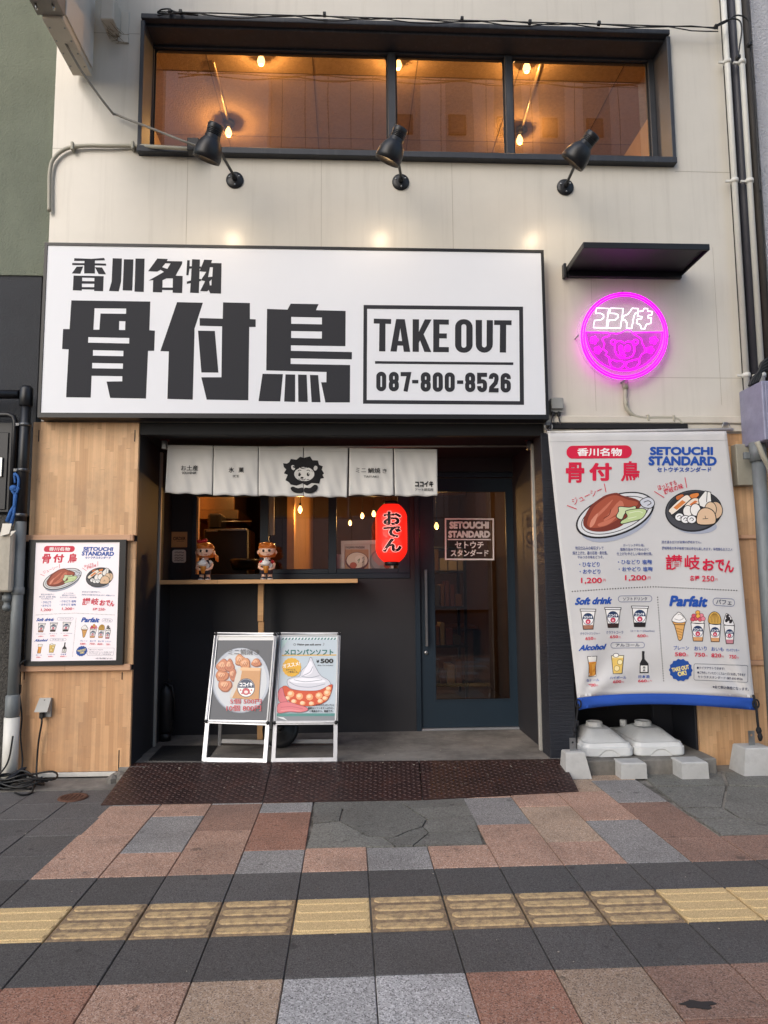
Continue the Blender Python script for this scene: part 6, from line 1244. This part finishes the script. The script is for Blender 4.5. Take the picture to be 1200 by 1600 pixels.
# ================================================================== inside, seen through the glass
warm = (1, .52, .17)
def glow(k):
    m = emit('warm_bulb_%d' % k, '#ffb648', k); m.node_tree.nodes['Principled BSDF'].inputs['Emission Color'].default_value = (*warm, 1); return m
bulb_w = glow(150)
def lamp(p, drop, label, name, group, e, r=.03):
    t = thing(name, label, 'lamp', tuple(p), group)
    b = B(); b.lathe([(.0001, -r * 1.35), (r * .7, -r * 1.05), (r, -r * .2), (r * .75, r * .7), (r * .42, r * 1.3), (r * .40, r * 1.6)], Matrix.Translation(p), 0, 12); obj('bulb', b, glow(4), t)
    l_ = bpy.data.lights.new('bulb_light', 'POINT'); l_.energy = e; l_.color = warm; l_.shadow_soft_size = .006; q = bpy.data.objects.new('bulb_light', l_); COL.objects.link(q); q.parent = t; q.location = (0, 0, -r * 1.7)
    b = B(); b.lathe([(r * .5, r * 1.5), (r * .55, r * 2.6), (.002, r * 2.8)], Matrix.Translation(p), 0, 12)
    if drop > r * 2.8: b.tube([p + Vector((0, 0, r * 2.7)), p + Vector((0, 0, drop))], .004, 0, 6)
    obj('socket', b, black_metal, t)
UZ = uz
for (x, y), s_ in zip(((408, 92), (357, 207), (622, 98), (823, 103), (812, 219)), ('first ceiling bulb from the frame edge, close to the window top', 'ceiling bulb at the lower end of the track behind the leftmost spotlight', 'ceiling bulb close beside the wide pane mullion', 'ceiling bulb at the upper end of the other track', 'ceiling bulb at the lower end of the other track near the narrow mullion')):
    p_ = W(x, y + 3, 5.66); p_ = p_ if y < 150 else G(x, y, p_.z if False else UZ - .11); lamp(p_, UZ - p_.z, 'glowing ' + s_, 'ceiling_lamp', 'bare bulbs on the upstairs ceiling', 13, .034)
for i, (q0, q1) in enumerate((((333, 96), (357, 192)), ((845, 98), (815, 202)))):
    a_, c_ = G(*q0, UZ - .015), G(*q1, UZ - .015); b = B(); b.tube([a_, c_], .014, 0, 10); b.lathe([(.05, .02), (.06, -.02), (.03, -.04), (.0001, -.04)], Matrix.Translation(c_), 1, 16)
    solo('ceiling_track', b, [M('track_metal', '#b09a7a', .35, .6), black_metal], ('slim metal conduit on the upstairs ceiling seen through the wide pane', 'slim metal conduit on the upstairs ceiling seen through the end pane')[i], 'conduit')
for x, y, Y, lb, e in ((455, 780, 7.6, 'pendant bulb showing just under the lion emblem cloth', 9.0), (469, 796, 7.2, 'pendant bulb hanging lowest beside the sash of the serving window', 9.0), (566, 806, 8.6, 'small pendant bulb beside the red lantern', 9.0), (547, 817, 9.6, 'tiny pendant bulb farthest into the room', 9.0), (584, 803, 8.0, 'pendant bulb half hidden by the red lantern', 9.0), (682, 822, 7.1, 'pendant bulb behind the glass door by the window lettering', 9.0)):
    p = W(x, y, Y); lamp(p, 2.70 - p.z, 'glowing ' + lb, 'pendant_lamp', 'bare pendant bulbs inside the shop', e, .024)
kb = B(); kb.ball((-1.15, 7.1, 2.45), .06, .06, .06, 0, 12); kb.tube([(-1.15, 7.1, 2.5), (-1.15, 7.1, 2.71)], .006, 1, 6); solo('kitchen_lamp', kb, [bulb_w, black_metal], 'round globe lamp inside the kitchen above the serving window, behind the curtain', 'lamp')
hm = M('hood_steel', '#8a7a66', .22, .9, var=.1); blk = M('black_appliance', '#121214', .3, var=.1)
a_, c_ = W(312, 806, 7.6), W(366, 806, 7.6)
b = B(); zt = 2.6; zb1 = W(330, 806, 7.6).z; b.box(a_.x - .1, c_.x + .0, 7.6, 8.5, zb1 + .06, zt, 0, .005); b.box(a_.x - .12, c_.x + .05, 7.55, 8.52, zb1 - .04, zb1 + .059, 0, .005); solo('range_hood', b, hm, 'big steel range hood inside the kitchen, seen through the open hatch', 'range hood')
cm = thing('kitchen_machine', 'black kitchen machine with steel edges standing on the counter inside the hatch', 'machine', tuple(W(355, 900, 7.2)))
a_, c_ = W(318, 826, 7.2), W(388, 895, 7.2); b = B(); b.box(a_.x, c_.x, 7.2, 7.7, c_.z - .1, a_.z, 0, .015); b.box(a_.x + .03, a_.x + .16, 7.25, 7.6, a_.z + .001, a_.z + .16, 0, .02); b.lathe([(.001, 0), (.12, .0), (.15, .08), (.15, .1), (.13, .1), (.10, .02), (.001, .02)], Matrix.Translation((c_.x - .02, 7.1, c_.z + .03)), 0, 20); obj('casing', b, blk, cm)
b = B(); b.box(a_.x + .17, c_.x - .02, 7.19, 7.199, a_.z - .02, a_.z - .005); b.box(a_.x + .03, a_.x + .14, 7.19, 7.199, a_.z - .03, a_.z - .015); b.tube([(a_.x, 7.4, a_.z + .09), (c_.x, 7.4, a_.z + .09)], .006, 0, 6); obj('steel_trim', b, steel, cm)
b = B(); b.box(-1.60, -.64, 7.1, 7.9, ZF, W(350, 900, 7.1).z - .12, 0, .01); solo('kitchen_counter', b, blk, 'dark kitchen counter inside the hatch under the black machine', 'counter')
# framed food poster standing inside the end pane
fp = thing('framed_poster', 'white framed food poster with two bowls standing inside the serving window', 'poster', tuple(W(570, 897, YB + .08)))
Yf = YB + .055; vw = V(460, 660, 4.6154); b = B(); fo = [vw(*p) for p in ((336, 854), (716, 846), (714, 1095), (338, 1095))]; fi = [vw(*p) for p in ((360, 878), (700, 872), (698, 1090), (360, 1090))]
b.prism([[W(*p, Yf) for p in fo], [W(*p, Yf) for p in fi]], (0, .03, 0)); obj('frame', b, M('white_frame', '#cfcac2', .4, var=.05), fp); b = B(); b.prism([[W(*p, Yf + .012) for p in fi]], (0, .012, 0)); obj('backing', b, ink('#c9bdb2'), fp)
a = Art(onY(Yf + .012), base=.0006); a.view(460, 660, 4.6154); a.text('KAGAWA WAGASHI', 370, 892, 505, 910, '#2a2420', .03); a.rect(366, 916, 535, 1090, '#b58a62'); a.ell(452, 1000, 84, 66, '#5c2422'); a.ell(452, 994, 76, 56, '#e3d6c2'); a.ell(425, 1030, 26, 22, '#b9573a'); a.ell(470, 985, 34, 26, '#efe6d6'); a.line([(455, 1000), (470, 985), (462, 1012)], 5, '#5c7a3c', sm=True); a.text('白みそ雑煮', 0, 0, 0, 0, '#2b1a16', .01, quad=[(488, 960), (505, 960), (505, 1050), (488, 1050)]); a.text('Anko Mochi Zoni', 395, 1068, 530, 1082, '#1d1714', .03)
a.line([(539, 878), (539, 1090)], 3, '#efe8de'); a.rect(543, 880, 700, 1090, '#a58f80'); a.ell(620, 1000, 80, 84, '#6e6b6b'); a.ell(622, 996, 68, 70, '#8d8a88'); a.ell(668, 1030, 24, 24, '#9c4434'); a.build('poster_print', fp)
b = B(); q0, q1 = W(525, 866, YB + .06), W(534, 897, YB + .06); b.box(q0.x, q1.x, YB + .06, YB + .09, q1.z, q0.z, 0, .003); solo('leaflet_stand', b, M('leaflet_white', '#bdb9b2', .5), 'thin white leaflet holder beside the framed poster inside the window', 'holder')
b = B(); q0, q1 = W(420, 775, YB + .07), W(428, 836, YB + .07); b.box(q0.x, q1.x, YB + .07, YB + .10, q1.z, q0.z + .15, 0, .004); solo('blind_roll', b, M('blind_white', '#b8ae9c', .6), 'narrow pale hanging strip just inside the serving window sash', 'blind')
b = B(); q0, q1 = W(427, 893, YB + .012), W(440, 897, YB + .012); b.box(q0.x, q1.x, YB + .004, YB + .0095, q1.z, q0.z, 0, .001); solo('sash_label', b, M('label_silver', '#8d8d8c', .4), 'small silver label on the sash beside the boy figurine', 'label')
# things seen through the door
sh = thing('storage_rack', 'dark rack with stacked goods seen through the door glass', 'rack', tuple(W(700, 1050, 8.0)))
rk0, rk1 = W(679, 1000, 8.0).x, W(728, 1000, 8.0).x; b = B()
for x in (rk0, rk1): 
    for y in (8.0, 8.5): b.box(x - .015, x + .015, y - .015, y + .015, ZF, 1.75)
for z in (.2, .62, 1.05, 1.45, 1.72): b.box(rk0 - .02, rk1 + .02, 7.98, 8.52, z, z + .02)
obj('shelf_frame', b, blk, sh)
random.seed(21); cols = [M('stock_' + c, c, .5, var=.1) for c in ('#6a4a32', '#8a8378', '#3a3a40', '#5b2f28', '#a59a86')]
for z in (.22, .64, 1.07, 1.47):
    b = B(); x = rk0
    while x < rk1 - .05: w = random.uniform(.04, .1); h = random.uniform(.1, .3); b.box(x, x + w, 8.05, 8.35, z + .001, z + h, random.randrange(5), .005); x += w + .01
    obj('stock', b, cols, sh)
b = B(); b.box(.95, 1.6, 9.3, 10.0, ZF, .74, 0, .01); b.box(.9, 1.65, 9.25, 10.05, .741, .78, 0, .005); solo('dining_table', b, M('table_wood', '#4a2f1d', .5, var=.15), 'dark wooden table deep inside the room behind the door glass', 'table')
# ================================================================== across the street (seen mirrored in the glass)
ob_ = thing('office_building', 'tall pinkish panelled building across the street, mirrored in the upper windows', 'building', (0, -26, 0))
pan = M('pink_panel', '#dcbcae', .7, var=.06, scale=1.5); pal = M('pale_panel', '#e0c8c4', .7, var=.05, scale=1); YO = -26.0; KO = 1.72
b = B(); b.box(-4.2, 17, -32, YO, 0, 31, 0)
for i in range(17): x = -3.6 + i * 1.25; b.box(x - .025, x + .025, YO - .02, YO + .01, 3, 30.5, 1)
for z in range(5, 30, 4): b.box(-4.15, 17, YO - .02, YO + .008, z - .03, z + .03, 1)
for i, X in enumerate((3.1, 6.0, 8.7, 11.2, 13.7)): b.box(X - .6, X + .9, YO, YO + .03, 3, 30, 2)  # darker column bands behind the windows
obj('wall', b, [pan, M('panel_joint', '#8f8078', .8), M('darker_panel', '#a8958c', .7)], ob_)
b = B(); b.box(-11.5, -4.22, -31, YO + 1.2, 0, 31); obj('side_wing', b, pal, ob_)
for X in (3.1, 6.0, 8.7, 11.2, 13.7):
    for z in (26.55, 21.2, 17.0, 12.8, 8.6):
        b = B(); b.box(X - .46, X + .46, YO + .031, YO + .10, z - .56, z + .56, 0, .01); f = obj('window', b, M('brown_window', '#3d2b22', .5), ob_); b = B(); b.box(X - .34, X + .34, YO + .101, YO + .11, z - .44, z + .44); obj('pane', b, M('dark_pane', '#5a473e', .3), f)
tr_ = thing('bare_tree', 'bare street tree standing by the kerb, mirrored in the door glass', 'tree', (1.0, -4.6, 0)); b = B(); random.seed(9)
def limb(p, d, L, r, k):
    q = p + d * L; b.tube([p, lerp(p, q, .5) + Vector((random.uniform(-1, 1), random.uniform(-1, 1), 0)) * L * .05, q], [r, r * .85, r * .65], 0, 7)
    if k:
        for _ in range(3 if k > 1 else 2):
            limb(q, (d + Vector((random.uniform(-.8, .8), random.uniform(-.8, .8), random.uniform(0, .5)))).normalized(), L * random.uniform(.6, .8), r * .6, k - 1)
limb(Vector((1.0, -4.6, 0)), Vector((.03, 0, 1)), 2.6, .12, 5); obj('trunk', b, M('bark', '#4a3c30', .9, var=.3, scale=20, b=.5), tr_)
